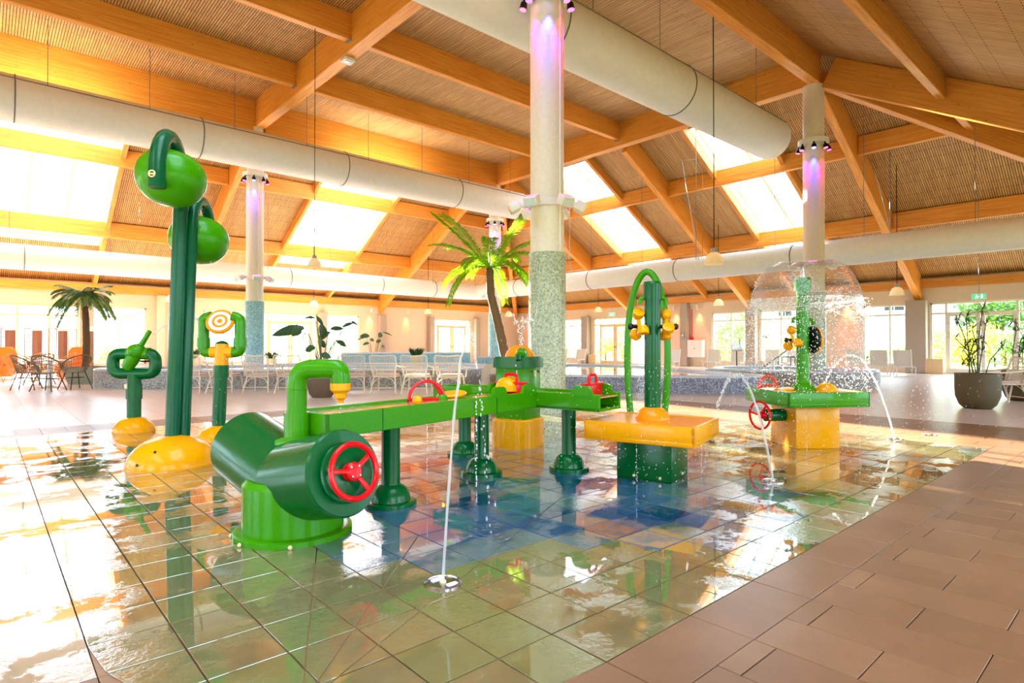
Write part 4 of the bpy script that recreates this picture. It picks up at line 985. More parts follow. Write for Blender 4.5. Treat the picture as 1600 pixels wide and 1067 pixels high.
# ---- spray hoop behind the yellow table
hc = PD(1011, 6.35)
t = thing('spray_hoop', 'tall light green spray hoop behind the yellow splash table', 'water play', hc, CAMROT - 0.5)
pth = []
for i in range(15):
    q = 1 - i / 14; pth.append(Vector((-0.22 * (1 - 0.42 * q * q), 0, 1.02 * (1 - q))))
for i in range(1, 25):
    a = math.pi * (1 - i / 24); pth.append(Vector((0.22 * math.cos(a), 0, 1.02 + 0.88 * math.sin(a))))
for i in range(1, 15):
    q = i / 14; pth.append(Vector((0.22 * (1 - 0.42 * q * q), 0, 1.02 * (1 - q))))
b = MB(); b.tube(pth, 0.036, 14); b.build('hoop_pipe', M['lgreen'], t)
b = MB()
for q in (pth[0], pth[-1]): b.lathe([(0.08, 0), (0.08, 0.015), (0.04, 0.03)], 20, (q.x, q.y, 0))
b.build('hoop_feet', M['lgreen'], t)

# ---- green table with water bell
cg = W(3.256, 6.60); rg = CAMROT + math.radians(6)
t = thing('bell_table', 'square light green splash table on a yellow pedestal with a tall green post', 'water play', cg, rg)
b = MB(); b.box((0, 0, 0.232), (0.5, 0.5, 0.464), bevel=0.008); b.build('pedestal', M['yellow'], t)
b = MB(); wx = 0.905; b.box((0, 0, 0.487), (wx, wx, 0.05), bevel=0.012)
for s in (-1, 1): b.box((s * (wx / 2 - 0.015), 0, 0.543), (0.03, wx, 0.155), bevel=0.01); b.box((0, s * (wx / 2 - 0.015), 0.543), (wx, 0.03, 0.155), bevel=0.01)
b.build('tray', M['lgreen'], t)
clipwater(0.609, wx - .055, wx - .055).build('tray_bed', M['tray'], t, 0)
b = MB(); b.dome((0, 0.02, 0.595), 0.135, 0.12, 28, 7); b.build('dome_foot', M['lgreen'], t)
b = MB(); b.cyl((0, 0.02, 0.62), (0, 0.02, 1.75), 0.066, n=28); b.cyl((0, 0.02, 1.72), (0, 0.02, 1.84), 0.088, n=28); b.lathe([(0.088, 1.84), (0.08, 1.865), (0, 1.868)], 28, (0, 0.02, 0)); b.torus((0, .02, 1.6), .066, .003, None, 28, 6); b.build('post', M['lgreen'], t)
b = MB(); b.cyl((0, 0.02, 1.86), (0, 0.02, 1.95), 0.024, n=16); b.cyl((0, .02, 1.94), (0, .02, 1.985), 0.016, n=14); b.lathe([(0.05, 1.985), (0.05, 1.992), (0, 1.994)], 20, (0, .02, 0)); b.build('bell_nozzle', M['steel'], t)
b = MB(); rw = RZ(0.35) @ RX(math.pi / 2); wc = Vector((-0.30, 0.22, 0.61)); b.torus(wc, 0.15, 0.014, rw, 26, 8, 0, math.pi); b.tube([wc + rw @ Vector((-0.15, 0.02, 0)), wc + rw @ Vector((0.0, 0.05, 0)), wc + rw @ Vector((0.15, 0.02, 0))], 0.013, 8); b.build('half_wheel', M['ored'], t)
b = MB(); b.lathe([(0, -0.012), (0.1, -0.012), (0.11, 0), (0.1, 0.012), (0, 0.012)], 24, (-0.2, 0.05, 0.62), RY(-0.1)); b.build('yellow_paddle', M['yellow'], t)
b = MB(); b.dome((0.19, -0.12, 0.60), 0.115, 0.10, 24, 6); b.build('yellow_dome', M['yellow'], t)
rr_ = CAMROT - rg
spinner(0, 1.17, -1, t, Vector((0, 0.02, 0)))
b = MB(); rt = RY(math.pi / 2); b.lathe([(0, -0.035), (0.14, -0.035), (0.155, -0.015), (0.155, 0.005), (0, 0.005)], 32, (0.105, 0.0, 1.17), rt); dsk = b.build('black_disc', M['black'], t)
b = MB(); b.lathe([(0, 0.005), (0.148, 0.005), (0.152, 0.03), (0.13, 0.042), (0, 0.045)], 32, (0.105, 0.0, 1.17), rt); b.build('yellow_face', M['yellow'], dsk)
b = MB(); b.tube([(0.06, 0.02, 1.17), (0.1, 0.0, 1.17)], 0.02, 10); b.tube(fillet([(0.05, 0.02, 1.40), (0.11, 0.0, 1.40), (0.115, 0, 1.34)], 0.03, 5), 0.019, 10); b.build('disc_spout', M['lgreen'], t)
b = MB(); b.cyl((-0.24, -0.02, 0.34), (-0.47, -0.02, 0.34), 0.068, n=24); b.build('side_pipe', M['dgreen'], t)
wc = Vector((-0.53, -0.02, 0.34)); rw = RZ(math.radians(15)) @ RY(math.pi / 2); b = MB(); b.torus(wc, 0.15, 0.013, rw, 36, 8); hw_ = b.build('hand_wheel', M['red'], t)
for i in range(3):
    a = math.radians(100 + 120 * i); b = MB(); b.tube([wc, wc + rw @ Vector((0.15 * math.cos(a), 0.15 * math.sin(a), 0))], 0.011, 8); b.build('spoke', M['red'], hw_)
b = MB(); b.tube([(-0.46, -0.02, 0.34), wc], [0.045, 0.035], 14); b.build('hub', M['red'], hw_)

# ---- floor nozzles
for (px, py, R, lab) in ((692, 911, 0.088, 'round steel floor nozzle with a violet light in front of the hand wheel pump'), (1208, 752, 0.085, 'round steel floor nozzle between the yellow and green splash tables'),
                         (1398, 686, 0.085, 'round steel floor nozzle beyond the green splash table'), (1452, 680, 0.08, 'round steel floor drain by the sunlit pad corner'), (850, 668, 0.085, 'round steel floor nozzle behind the pump tower')):
    t = thing('floor_nozzle', lab, 'nozzle', gp(px, py))
    b = MB(); b.lathe([(R, 0.0), (R, 0.006), (R * 0.86, 0.010), (R * 0.84, 0.004), (0.0, 0.004)], 32); b.build('ring', M['steel'], t)
    b = MB(); b.lathe([(0.016, 0.003), (0.016, 0.012), (0, 0.014)], 14); b.build('jet_head', M['cream'], t)
    if px == 692:
        b = MB(); b.box((0.0, 0.045, 0.006), (0.06, 0.022, 0.004)); b.box((0.02, -0.045, 0.006), (0.05, 0.02, 0.004)); b.build('violet_light', M['e_blue'], t, 0)
# ================================================================ POOLS AND FURNISHING
def smooth_poly(pts, n=6):
    out = []; m = len(pts)
    for i in range(m):
        p0, p1, p2, p3 = [Vector(pts[(i + k) % m]) for k in (-1, 0, 1, 2)]
        for j in range(n):
            t = j / n; out.append(0.5 * ((2 * p1) + (-p0 + p2) * t + (2 * p0 - 5 * p1 + 4 * p2 - p3) * t * t + (-p0 + 3 * p1 - 3 * p2 + p3) * t ** 3))
    return out
def inset(poly, d):
    n = len(poly); out = []
    area = sum(poly[i].x * poly[(i + 1) % n].y - poly[(i + 1) % n].x * poly[i].y for i in range(n)); s = 1 if area > 0 else -1
    for i in range(n):
        a, b_ = poly[i - 1], poly[(i + 1) % n]; tt = (b_ - a).normalized(); out.append(poly[i] + Vector((-tt.y, tt.x)) * d * s)
    return out
def pool(name, lab, pts, h, wallm, rim=0.3, step=None):
    """pts: (metres right, metres ahead) outline; walled basin with a rounded rim and a water surface"""
    P = [W(x, d).to_2d() for x, d in pts]; P = smooth_poly(P); t = thing(name, lab, 'pool', (0, 0, 0))
    I = inset(P, rim); Q = inset(P, 0.03); I2 = inset(P, rim - 0.03); n = len(P)
    def ringmesh(rings, nm, mat):
        b = MB(); vs = []; fs = []
        for ring, z in rings: vs += [(p.x, p.y, z) for p in ring]
        for k in range(len(rings) - 1):
            for i in range(n): fs.append((k * n + i, k * n + (i + 1) % n, (k + 1) * n + (i + 1) % n, (k + 1) * n + i))
        b.add(vs, fs); return b.build(nm, M[mat], t, 50)
    ringmesh([(P, 0), (P, h - 0.05)], 'pool_wall', wallm); ringmesh([(P, h - 0.05), (P, h - 0.03), (Q, h), (I2, h), (I, h - 0.03), (I, h - 0.12)], 'pool_rim', 'rim')
    b = MB(); b.add([(p.x, p.y, h - 0.06) for p in I], [tuple(range(n))]); b.build('water', M['pool'], t, 0)
    return t
pool('curved_pool', 'curved raised pool with a grey terrazzo wall behind the white rattan chairs', [(-11.5, 16.5), (-10.7, 15.6), (-8.2, 15.2), (-4.5, 15.6), (-2.0, 15.9), (-0.9, 17.0), (-0.9, 20.5), (-4, 21.6), (-7.4, 20.9), (-10.6, 18.1)], 0.5, 'terrazzo', 0.42)
pool('curved_pool', 'wide raised pool with a blue-grey mosaic wall behind the spray hoop', [(0.3, 14.6), (1.6, 14.1), (3.2, 13.8), (5.2, 13.6), (6.1, 14.4), (5.4, 17.0), (4.4, 21.5), (1.6, 23.0), (0.4, 19.0)], 0.42, 'terrazzo_b', 0.22)
pool('whirl_pool', 'round raised whirlpool with a grey terrazzo wall behind the water bell', [(6.4, 16.6), (8.0, 15.6), (9.6, 15.9), (10.6, 17.2), (10.2, 19.2), (8.4, 20.4), (6.6, 19.4), (5.9, 17.9)], 0.44, 'terrazzo', 0.5)
# hand rail into the pool
t = thing('pool_handrail', 'slanting steel handrail rising from the blue-grey pool', 'handrail', PD(1178, 16.2, 0.3))
b = MB(); e = PD(1232, 17.6) - PD(1178, 16.2); b.tube([(0, 0, 0.05), (e.x, e.y, 0.72), (e.x * 1.06, e.y * 1.06, 0.74)], 0.028, 10); b.build('rail', M['steel'], t)
b = MB(); b.tube([(e.x * .55, e.y * .55, 0.05), (e.x * .55, e.y * .55, 0.42)], 0.02, 8); b.build('rail_post', M['steel'], t)
# light blue mosaic bench and plunge pool behind the chairs
t = thing('mosaic_bench', 'light blue mosaic bench wall behind the row of white rattan chairs', 'bench', (0, 0, 0))
b = MB(); A, B = PD(533, 23.5), PD(735, 25.5); dv = (B - A).normalized(); nv = Vector((-dv.y, dv.x, 0))
b.prism([(p.x, p.y) for p in (A, B, B + nv * 0.35, A + nv * 0.35)], 0, 0.80); b.build('back_wall', M['bluebench'], t, 0)
b = MB(); b.prism([(p.x, p.y) for p in (A - nv * .02, B - nv * .02, B + nv * 0.37, A + nv * 0.37)], 0.8, 0.86); b.build('coping', M['white'], t, 0)
b = MB(); b.prism([(p.x, p.y) for p in (A - nv * 0.55, B - nv * 0.55, B, A)], 0, 0.42); b.build('seat_step', M['bluebench'], t, 0)
b = MB(); c = PD(763, 21.0); b.box((c.x, c.y, 0.36), (0.8, 0.8, 0.72), RZ(CAMROT), 0.05); tag(b.build('mosaic_block', M['bluebench'], None), 'small light blue mosaic block at the foot of the slim column', 'block')
t = thing('grey_globe', 'large grey egg-shaped globe pot beside the green pump tower', 'pot', PD(776, 13.4))
b = MB(); b.lathe([(0.18, 0), (0.30, 0.12), (0.36, 0.35), (0.33, 0.58), (0.26, 0.70), (0.24, 0.70), (0.22, 0.62)], 32); b.build('globe', M['concrete'], t, 60)
b = MB(); b.lathe([(0, .64), (.235, .64)], 20); b.build('soil', M['soil'], t)

# ---- white rattan lounge chairs
def white_chair():
    t = thing('rattan_chair', 'x', 'chair')
    w, z0, zt_ = 0.30, 0.40, 0.90
    def bk(x, z): return Vector((x, -0.22 - 0.16 * (z - 0.36) / 0.5, z))
    b = MB(); path = fillet([bk(-0.24, 0.36), bk(-w, 0.62), bk(-w - .01, zt_), bk(-0.0, zt_ - 0.03), bk(w + .01, zt_), bk(w, 0.62), bk(0.24, 0.36)], 0.09, 5); b.tube(path, 0.016, 8); b.tube([bk(-w, 0.70), bk(w, 0.70)], 0.011, 6); b.tube([bk(-.27, 0.54), bk(.27, 0.54)], 0.011, 6); b.build('back_frame', M['rattan_w'], t)
    b = MB()
    for i in range(15): x = -w * .9 + w * 1.8 * i / 14; b.tube([bk(x * .9, 0.38), bk(x, zt_ - 0.02)], 0.0065, 5, caps=False)
    b.build('back_spindles', M['rattan_w'], t, 35, 'stuff')
    b = MB(); b.box((0, 0.05, 0.385), (0.54, 0.56, 0.03), bevel=0.012); b.build('seat', M['rattan_w'], t)
    b = MB(); b.box((0, 0.06, 0.425), (0.5, 0.5, 0.05), bevel=0.022); b.build('seat_cushion', M['seatpad'], t)
    for s in (-1, 1):
        b = MB(); b.tube(fillet([bk(s * w, 0.66), (s * 0.34, -0.1, 0.62), (s * 0.35, 0.3, 0.60), (s * 0.31, 0.34, 0.36)], 0.12, 5), 0.016, 8); b.build('armrest', M['rattan_w'], t)
        b = MB(); b.tube([(s * 0.25, -0.2, 0.38), (s * 0.30, -0.34, 0.0)], 0.017, 8); b.tube(fillet([(s * 0.28, -0.28, 0.16), (s * 0.2, -0.22, 0.33), (0.0, -0.2, 0.37)], 0.1, 4), 0.009, 6); b.build('leg', M['rattan_w'], t)
        b = MB(); b.tube([(s * 0.26, 0.3, 0.38), (s * 0.29, 0.36, 0.0)], 0.017, 8); b.build('leg', M['rattan_w'], t)
    b = MB(); b.tube([(-0.285, -0.29, 0.13), (0.285, -0.29, 0.13)], 0.010, 6); b.build('stretcher', M['rattan_w'], t)
    return t
wc0 = white_chair()
row = [(302, 14.2, 'behind the tall twin-pole tower'), (352, 14.3, 'behind the target stand'), (408, 14.25, 'in front of the blue mosaic column'), (457, 14.2, 'half hidden by the green gooseneck pipe'),
       (556, 14.1, 'next to the brown banana pot'), (604, 14.1, 'second from the brown banana pot'), (652, 14.0, 'in front of the tufted grass pot'), (704, 13.9, 'last one beside the tower')]
for i, (px, d, lab) in enumerate(row):
    L = 'white rattan chair with its back turned, ' + lab
    if i == 0: o = wc0; o['label'] = L; o.location = PD(px, d); o.rotation_euler = (0, 0, CAMROT + 0.06)
    else: o = copy_tree(wc0, PD(px, d), CAMROT + 0.06 - 0.02 * i, L)
    o['group'] = 'white rattan chairs in a row facing the pool'
for i, (px, d, lab) in enumerate(((1563, 11.4, 'nearest to the olive pot at the garden door'), (1624, 11.2, 'second beside the olive pot at the garden door'))):
    o = copy_tree(wc0, PD(px, d), CAMROT + math.radians(82), 'white rattan lounge chair seen side on, ' + lab); o['group'] = 'white rattan chairs by the olive pot'
# ---- brown rattan dining chairs and table
def bucket_chair(mat, legm):
    t = thing('dining_chair', 'x', 'chair'); M_ = M[mat]
    b = MB(); b.ell((0, 0.02, 0.44), (0.24, 0.23, 0.025), 24, 6); b.build('seat', M_, t)
    def rimp(a): return Vector((0.33 * math.cos(a), 0.30 * math.sin(a) - 0.02, 0.66 - 0.22 * math.sin(a)))
    A0, A1 = math.radians(-200), math.radians(20)
    b = MB(); b.tube([rimp(A0 + (A1 - A0) * i / 24) for i in range(25)], 0.017, 8); b.build('back_rim', M_, t)
    b = MB()
    for i in range(23):
        a = A0 + (A1 - A0) * (i + .5) / 23; b.tube([rimp(a), Vector((0.22 * math.cos(a), 0.20 * math.sin(a), 0.45))], 0.006, 5, caps=False)
    for k in (0.3, 0.55, 0.8): b.tube([rimp(A0 + (A1 - A0) * i / 20) * k + Vector((0.22 * math.cos(A0 + (A1 - A0) * i / 20), 0.2 * math.sin(A0 + (A1 - A0) * i / 20), 0.45)) * (1 - k) for i in range(21)], 0.007, 5)
    b.build('woven_shell', M_, t, 35, 'stuff')
    for sx in (-1, 1):
        for sy in (-1, 1): b = MB(); b.tube([(sx * 0.15, sy * 0.14, 0.44), (sx * 0.27, sy * 0.25, 0)], 0.012, 8); b.build('leg', M[legm], t)
    b = MB(); b.torus((0, 0, 0.3), 0.19, 0.008, None, 24, 6); b.build('leg_brace', M[legm], t)
    return t
bc = bucket_chair('rattan_b', 'rattan_d')
for i, (px, d, rz, lab) in enumerate(((76, 14.6, 0.0, 'with its back to the splash pad'), (42, 15.0, -1.2, 'on the window side of the round table'), (118, 15.2, 1.2, 'beside the palm planter'), (62, 17.0, 3.0, 'across the round table'))):
    L = 'brown woven bucket chair with black legs ' + lab
    if i == 0: o = bc; o['label'] = L; o.location = PD(px, d); o.rotation_euler = (0, 0, CAMROT + rz)
    else: o = copy_tree(bc, PD(px, d), CAMROT + rz, L)
    o['group'] = 'woven chairs at the round table'
hc_ = bucket_chair('rattan_h', 'rattan_h')
for i, (px, d, rz, lab) in enumerate(((-16, 17.4, 0.5, 'nearest the end windows'), (28, 17.6, 0.3, 'behind the round table'), (100, 19.6, 2.6, 'in front of the orange shell seat'), (52, 19.8, 2.9, 'by the second white table'))):
    L = 'honey coloured rattan chair ' + lab
    if i == 0: o = hc_; o['label'] = L; o.location = PD(px, d); o.rotation_euler = (0, 0, CAMROT + rz)
    else: o = copy_tree(hc_, PD(px, d), CAMROT + rz, L)
    o['group'] = 'honey rattan chairs in the cafe corner'
def round_table(px, d, lab):
    t = thing('round_table', lab, 'table', PD(px, d))
    b = MB(); b.lathe([(0, 0.70), (0.5, 0.70), (0.52, 0.715), (0.5, 0.735), (0, 0.735)], 36); b.build('table_top', M['marble'], t)
    b = MB(); b.cyl((0, 0, 0.03), (0, 0, 0.7), 0.06, n=18); b.build('pedestal', M['white'], t)
    b = MB(); b.lathe([(0.25, 0), (0.25, 0.012), (0.08, 0.04), (0.05, 0.06)], 28); b.build('base', M['dframe'], t)
round_table(78, 15.8, 'round white pedestal table ringed by brown woven chairs'); round_table(60, 18.8, 'round white pedestal table behind the woven chair group')
# orange shell seats
def shell_seat(px, d, lab):
    t = thing('shell_seat', lab, 'chair', PD(px, d), CAMROT + 2.9)
    b = MB(); pts = rrect(0.8, 0.7, 0.25); b.prism(pts, 0.05, 0.42); b.build('seat_base', M['ochair'], t)
    b = MB(); vs = []; 
    prof = [(-0.4, 0.3), (-0.4, 0.85), (-0.33, 1.0), (-0.2, 1.08), (0.2, 1.08), (0.33, 1.0), (0.4, 0.85), (0.4, 0.3)]; n = len(prof)
    b.add([(x, -0.35, z) for x, z in prof] + [(x, -0.2, z) for x, z in prof], [tuple(range(n)), tuple(reversed(range(n, 2 * n)))] + [(i, n + i, n + (i + 1) % n, (i + 1) % n) for i in range(n)]); b.build('back_shell', M['ochair'], t, 40)
shell_seat(112, 20.5, 'glossy orange shell seat with a tall rounded back by the palm'); shell_seat(-4, 20.5, 'glossy orange shell seat by the honey rattan chairs')
# brown posts with white caps and lattice screens
for i, (px, lab) in enumerate(((16, 'next to the end lattice'), (58, 'in the middle of the screen row'), (98, 'nearest to the orange shell seat'), (139, 'behind the palm trunk'))):
    t = thing('screen_post', 'brown clad post with a white cap ' + lab, 'post', PD(px, 30.0 / (0.746 - (px - 800) / FPX * 0.666)), CAMROT, 'brown posts of the window screen')
    b = MB(); b.box((0, 0, 0.86), (0.24, 0.24, 1.72), bevel=0.01, seg=1); b.build('post', M['postbrown'], t); b = MB(); b.box((0, 0, 1.83), (0.27, 0.27, 0.22), bevel=0.02, seg=1); b.build('cap', M['white'], t)
for i, (px, lab) in enumerate(((8, 'beside the end post'), (45, 'left of the middle post'), (82, 'right of the middle post'), (113, 'above the orange shell seat'))):
    t = thing('lattice_screen', 'narrow terracotta lattice screen ' + lab, 'screen', PD(px, 30.2 / (0.746 - (px - 800) / FPX * 0.666)), CAMROT, 'lattice screens between brown posts')
    b = MB(); b.box((-0.16, 0, 0.9), (0.03, 0.03, 1.8)); b.box((0.16, 0, 0.9), (0.03, 0.03, 1.8)); b.box((0, 0, 1.8), (0.35, 0.03, 0.05)); b.build('screen_frame', M['lattice'], t, 0)
    b = MB()
    for k in range(20): b.box((0, 0, 0.1 + 0.085 * k), (0.3, 0.02, 0.03))
    for k in range(3): b.box((-0.08 + .08 * k, 0.012, 0.9), (0.02, 0.01, 1.7))
    b.build('lattice_slats', M['lattice'], t, 0, 'stuff')

# ---- plants
def frond(L, droop, rise, nl, ll, lw, rng):
    b = MB(); path = []
    for i in range(15):
        s = i / 14; path.append(Vector((L * s * (1 - 0.12 * s * s), 0, rise * L * s - droop * L * s * s)))
    b.tube(path, [0.014 * (1 - 0.8 * i / 14) + .002 for i in range(15)], 5)
    for k in range(nl):
        s = 0.08 + 0.92 * k / (nl - 1); i = min(13, int(s * 14)); f = s * 14 - i; p = path[i].lerp(path[i + 1], f); tn = (path[i + 1] - path[i]).normalized()
        for sd in (-1, 1):
            l = ll * (0.45 + 0.55 * math.sin(math.pi * min(1, 0.15 + s * 0.8))) * rng.uniform(.85, 1.1); d = (tn * 0.75 + Vector((0, sd * 0.8, -0.12 + 0.25 * rng.random()))).normalized(); q = p + d * l + Vector((0, 0, -0.18 * l)); m = p + d * l * .5
            sidev = d.cross(Vector((0, 0, 1))).normalized() * lw
            b.add([p, m + sidev, q, m - sidev], [(0, 1, 2, 3)])
    return b
def palm(name, lab, loc, trunk, tr, L, nf, mat, droop, rise, pot=None, seed=1, ll=0.24):
    rng = random.Random(seed); t = thing(name, lab, 'palm', loc)
    path = [Vector(p) for p in trunk]; pts = []
    for i in range(25):
        s = i / 24 * (len(path) - 1); k = min(len(path) - 2, int(s)); pts.append(path[k].lerp(path[k + 1], s - k))
    b = MB(); b.tube(pts, [tr * (1.25 - 0.35 * i / 24) * (1 + 0.07 * (i % 2)) for i in range(25)], 14); b.build('trunk', M['trunk'], t, 20)
    b = MB()
    for i in range(3, 25):
        for k in range(7):
            a = rng.uniform(0, 6.28); d = Vector((math.cos(a), math.sin(a), 0.9)).normalized(); p = pts[i] + Vector((math.cos(a), math.sin(a), 0)) * tr * .8; sv = Vector((-math.sin(a), math.cos(a), 0)) * .012
            b.add([p - sv, p + sv, p + d * tr * 1.1], [(0, 1, 2)])
    b.build('trunk_fibres', M['trunk'], t, 0, 'stuff')
    top = pts[-1]
    for i in range(nf):
        a = 2 * math.pi * (i * 0.382) + rng.uniform(-.2, .2); k = i / nf
        fr_ = frond(L * rng.uniform(.85, 1.1), droop * (0.5 + k) * rng.uniform(.8, 1.2), rise * (1.3 - 1.0 * k), 44, ll, 0.021, rng)
        o = fr_.build('frond', M[mat], t, 0); o.location = top; o.rotation_euler = (rng.uniform(-.2, .2), 0, a)
    return t
pb = PD(797, 12.6); pt_ = PD(765, 12.6) - pb
palm('leaning_palm', 'leaning palm with bright yellow-green fronds behind the pump tower', pb, [(0, 0, 0.0), (pt_.x * 0.25, pt_.y * 0.25, 0.9), (pt_.x * .6, pt_.y * .6, 1.6), (pt_.x * .95, pt_.y * .95, 2.2), (pt_.x * 1.0, pt_.y * 1.0, 2.75)], 0.085, 1.38, 18, 'palm', 0.58, 1.0, seed=5, ll=0.24)
t = thing('round_planter', 'low dark round planter at the foot of the leaning palm', 'planter', pb); b = MB(); b.lathe([(0.3, 0), (0.42, 0.1), (0.44, 0.5), (0.40, 0.5), (0.38, 0.42)], 28); b.build('pot', M['pot2'], t); b = MB(); b.lathe([(0.1, .44), (0.39, .44)], 20); b.build('soil', M['soil'], t)
pl0 = PD(134, 17.6)
palm('planter_palm', 'shaggy palm with drooping dull green leaves in the cafe corner', pl0, [(0, 0, 0.35), (0.02, 0.0, 1.2), (0.0, 0.05, 2.0), (-0.06, 0.0, 2.62)], 0.08, 0.85, 22, 'palm_d', 0.75, 0.55, seed=9, ll=0.3)
t = thing('tapered_planter', 'grey-green tapered planter holding the shaggy palm', 'planter', PD(137, 17.5), CAMROT)
b = MB(); b.add([(-0.33, -0.33, 0), (0.33, -0.33, 0), (0.33, 0.33, 0), (-0.33, 0.33, 0), (-0.46, -0.46, 0.5), (0.46, -0.46, 0.5), (0.46, 0.46, 0.5), (-0.46, 0.46, 0.5), (-0.4, -0.4, 0.5), (0.4, -0.4, 0.5), (0.4, 0.4, 0.5), (-0.4, 0.4, 0.5), (-0.4, -0.4, 0.42), (0.4, -0.4, 0.42), (0.4, 0.4, 0.42), (-0.4, 0.4, 0.42)], [(3, 2, 1, 0)] + [(i + j * 4, (i + 1) % 4 + j * 4, (i + 1) % 4 + j * 4 + 4, i + j * 4 + 4) for j in range(3) for i in range(4)]); b.build('pot', M['planter'], t, 0)
b = MB(); b.add([(-.41, -.41, .43), (.41, -.41, .43), (.41, .41, .43), (-.41, .41, .43)], [(0, 1, 2, 3)]); b.build('soil', M['soil'], t, 0)
def bleaf(L, w):
    b = MB(); n = 9; vs = []
    for i in range(n + 1):
        s = i / n; ww = w * math.sin(math.pi * min(1, s * 0.93 + 0.05)) ** 0.75; z = -0.32 * L * s * s; fold = 0.25 * ww
        vs += [(L * s, -ww, z + fold), (L * s, 0, z), (L * s, ww, z + fold)]
    b.add(vs, [f for i in range(n) for f in ((3 * i, 3 * i + 3, 3 * i + 4, 3 * i + 1), (3 * i + 1, 3 * i + 4, 3 * i + 5, 3 * i + 2))]); return b
def banana(name, lab, loc, leaves, z0, rot):
    """leaves: (right, ahead, height, heading deg, length, width, pitch)"""
    t = thing(name, lab, 'plant', loc, rot)
    for i, (x, y, z, hd, L, w, pt) in enumerate(leaves):
        b = MB(); b.tube([(x * 0.06, y * .06, z0), (x * 0.45, y * 0.45, z0 + (z - z0) * 0.55), (x * .85, y * .85, z0 + (z - z0) * .95), (x, y, z)], [0.012, 0.010, 0.008, 0.006], 6); st = b.build('stalk', M['stem'], t)
        o = bleaf(L, w).build('leaf', M['strel'], st, 60); o.location = (x, y, z); o.rotation_euler = ((1.15, -0.95, 0.8, -1.2)[i % 4], -math.radians(pt), math.radians(hd))
    return t
dB = 12.8; bp = PD(503, dB); k_ = dB / FPX
def lf(px, py, hd, L, w, pt, y=0.0): return ((px - 503) * k_, y, ZD(py, dB), hd, L * k_, w * k_, pt)
banana('banana_plant', 'large banana plant with dark paddle leaves in a brown pot', bp, [lf(475, 512, 175, 46, 8, -8), lf(470, 510, -80, 26, 8, -25, -.1), lf(478, 520, 240, 20, 5, -50), lf(497, 530, 60, 20, 8, 40, .1), lf(503, 524, 75, 24, 8, 55, -.1),
    lf(492, 497, 165, 24, 3, 10), lf(494, 494, -15, 18, 3, -45), lf(516, 514, 10, 20, 4, 8), lf(535, 511, 10, 18, 3, 30), lf(548, 502, 0, 13, 2.4, -20), lf(530, 533, 0, 16, 5, -20, -.2), lf(500, 543, 180, 18, 6, -8, -.3), lf(508, 553, -10, 15, 5, -15, -.25), lf(492, 533, 20, 15, 6, -30, .2)], 0.6, CAMROT)
t = thing('tall_pot', 'brown tapered pot holding the banana plant', 'pot', bp)
b = MB(); b.lathe([(0.20, 0), (0.26, 0.08), (0.32, 0.35), (0.34, 0.64), (0.30, 0.64), (0.29, 0.56)], 32); b.build('pot', M['pot2'], t, 50); b = MB(); b.lathe([(0, .58), (.30, .58)], 20); b.build('soil', M['soil'], t)
dB = 24.6; bp2 = PD(583, dB); k_ = dB / FPX
def lf2(px, py, hd, L, w, pt, y=0.0): return ((px - 583) * k_, y, ZD(py, dB), hd, L * k_, w * k_, pt)
banana('banana_plant', 'smaller banana plant standing behind the light blue mosaic bench', bp2, [lf2(577, 525, 170, 14, 4, 5), lf2(572, 527, 178, 15, 2, -5), lf2(577, 536, 178, 10, 3, -5), lf2(578, 531, -10, 8, 3, 0), lf2(592, 527, 60, 11, 4, 50), lf2(594, 533, 170, 5, 2, -40), lf2(597, 519, 5, 16, 1.5, -8), lf2(596, 541, -5, 6, 3, -5), lf2(588, 535, 40, 10, 3, 30)], 0.1, CAMROT)
t = thing('tall_pot', 'pale pot of the smaller banana plant behind the bench', 'pot', bp2); b = MB(); b.lathe([(0.2, 0), (0.28, 0.35), (0.26, 0.35), (0.25, 0.3)], 24); b.build('pot', M['potw'], t)
def grasspot(px, py_base, d, h, lab, seed):
    rng = random.Random(seed); z0 = ZD(py_base, d); loc = PD(px, d)
    t = thing('grass_pot', lab, 'plant', loc)
    zb_ = max(0.0, z0 - 0.0)
    b = MB(); b.lathe([(0.17, 0.0), (0.22, zb_), (0.19, zb_), (0.18, zb_ - 0.06)], 24); b.build('pot', M['potw'], t)
    b = MB()
    for i in range(150):
        a = rng.uniform(0, 6.28); l = h * rng.uniform(.6, 1.1); o = rng.uniform(0.15, .75); p = Vector((math.cos(a), math.sin(a), 0)) * rng.uniform(0, .12) + Vector((0, 0, zb_ - 0.05)); d_ = Vector((math.cos(a) * o, math.sin(a) * o, 1)).normalized(); sv = Vector((-math.sin(a), math.cos(a), 0)) * .012
        m = p + d_ * l * .6; q = p + d_ * l + Vector((math.cos(a), math.sin(a), -0.6)) * l * .12
        b.add([p - sv, p + sv, m + sv * .8, q, m - sv * .8], [(0, 1, 2, 3, 4)])
    b.build('grass_blades', M['tuft'], t, 0, 'stuff')
grasspot(650, 556, 22.0, 0.42, 'tufted grass plant in a pale pot behind the third chair from the tower', 1); grasspot(424, 560, 22.8, 0.38, 'tufted grass plant in a pale pot beside the blue mosaic column', 2); grasspot(299, 560, 22.5, 0.5, 'small round-leaved plant in a pale pot beside the target stand', 3)
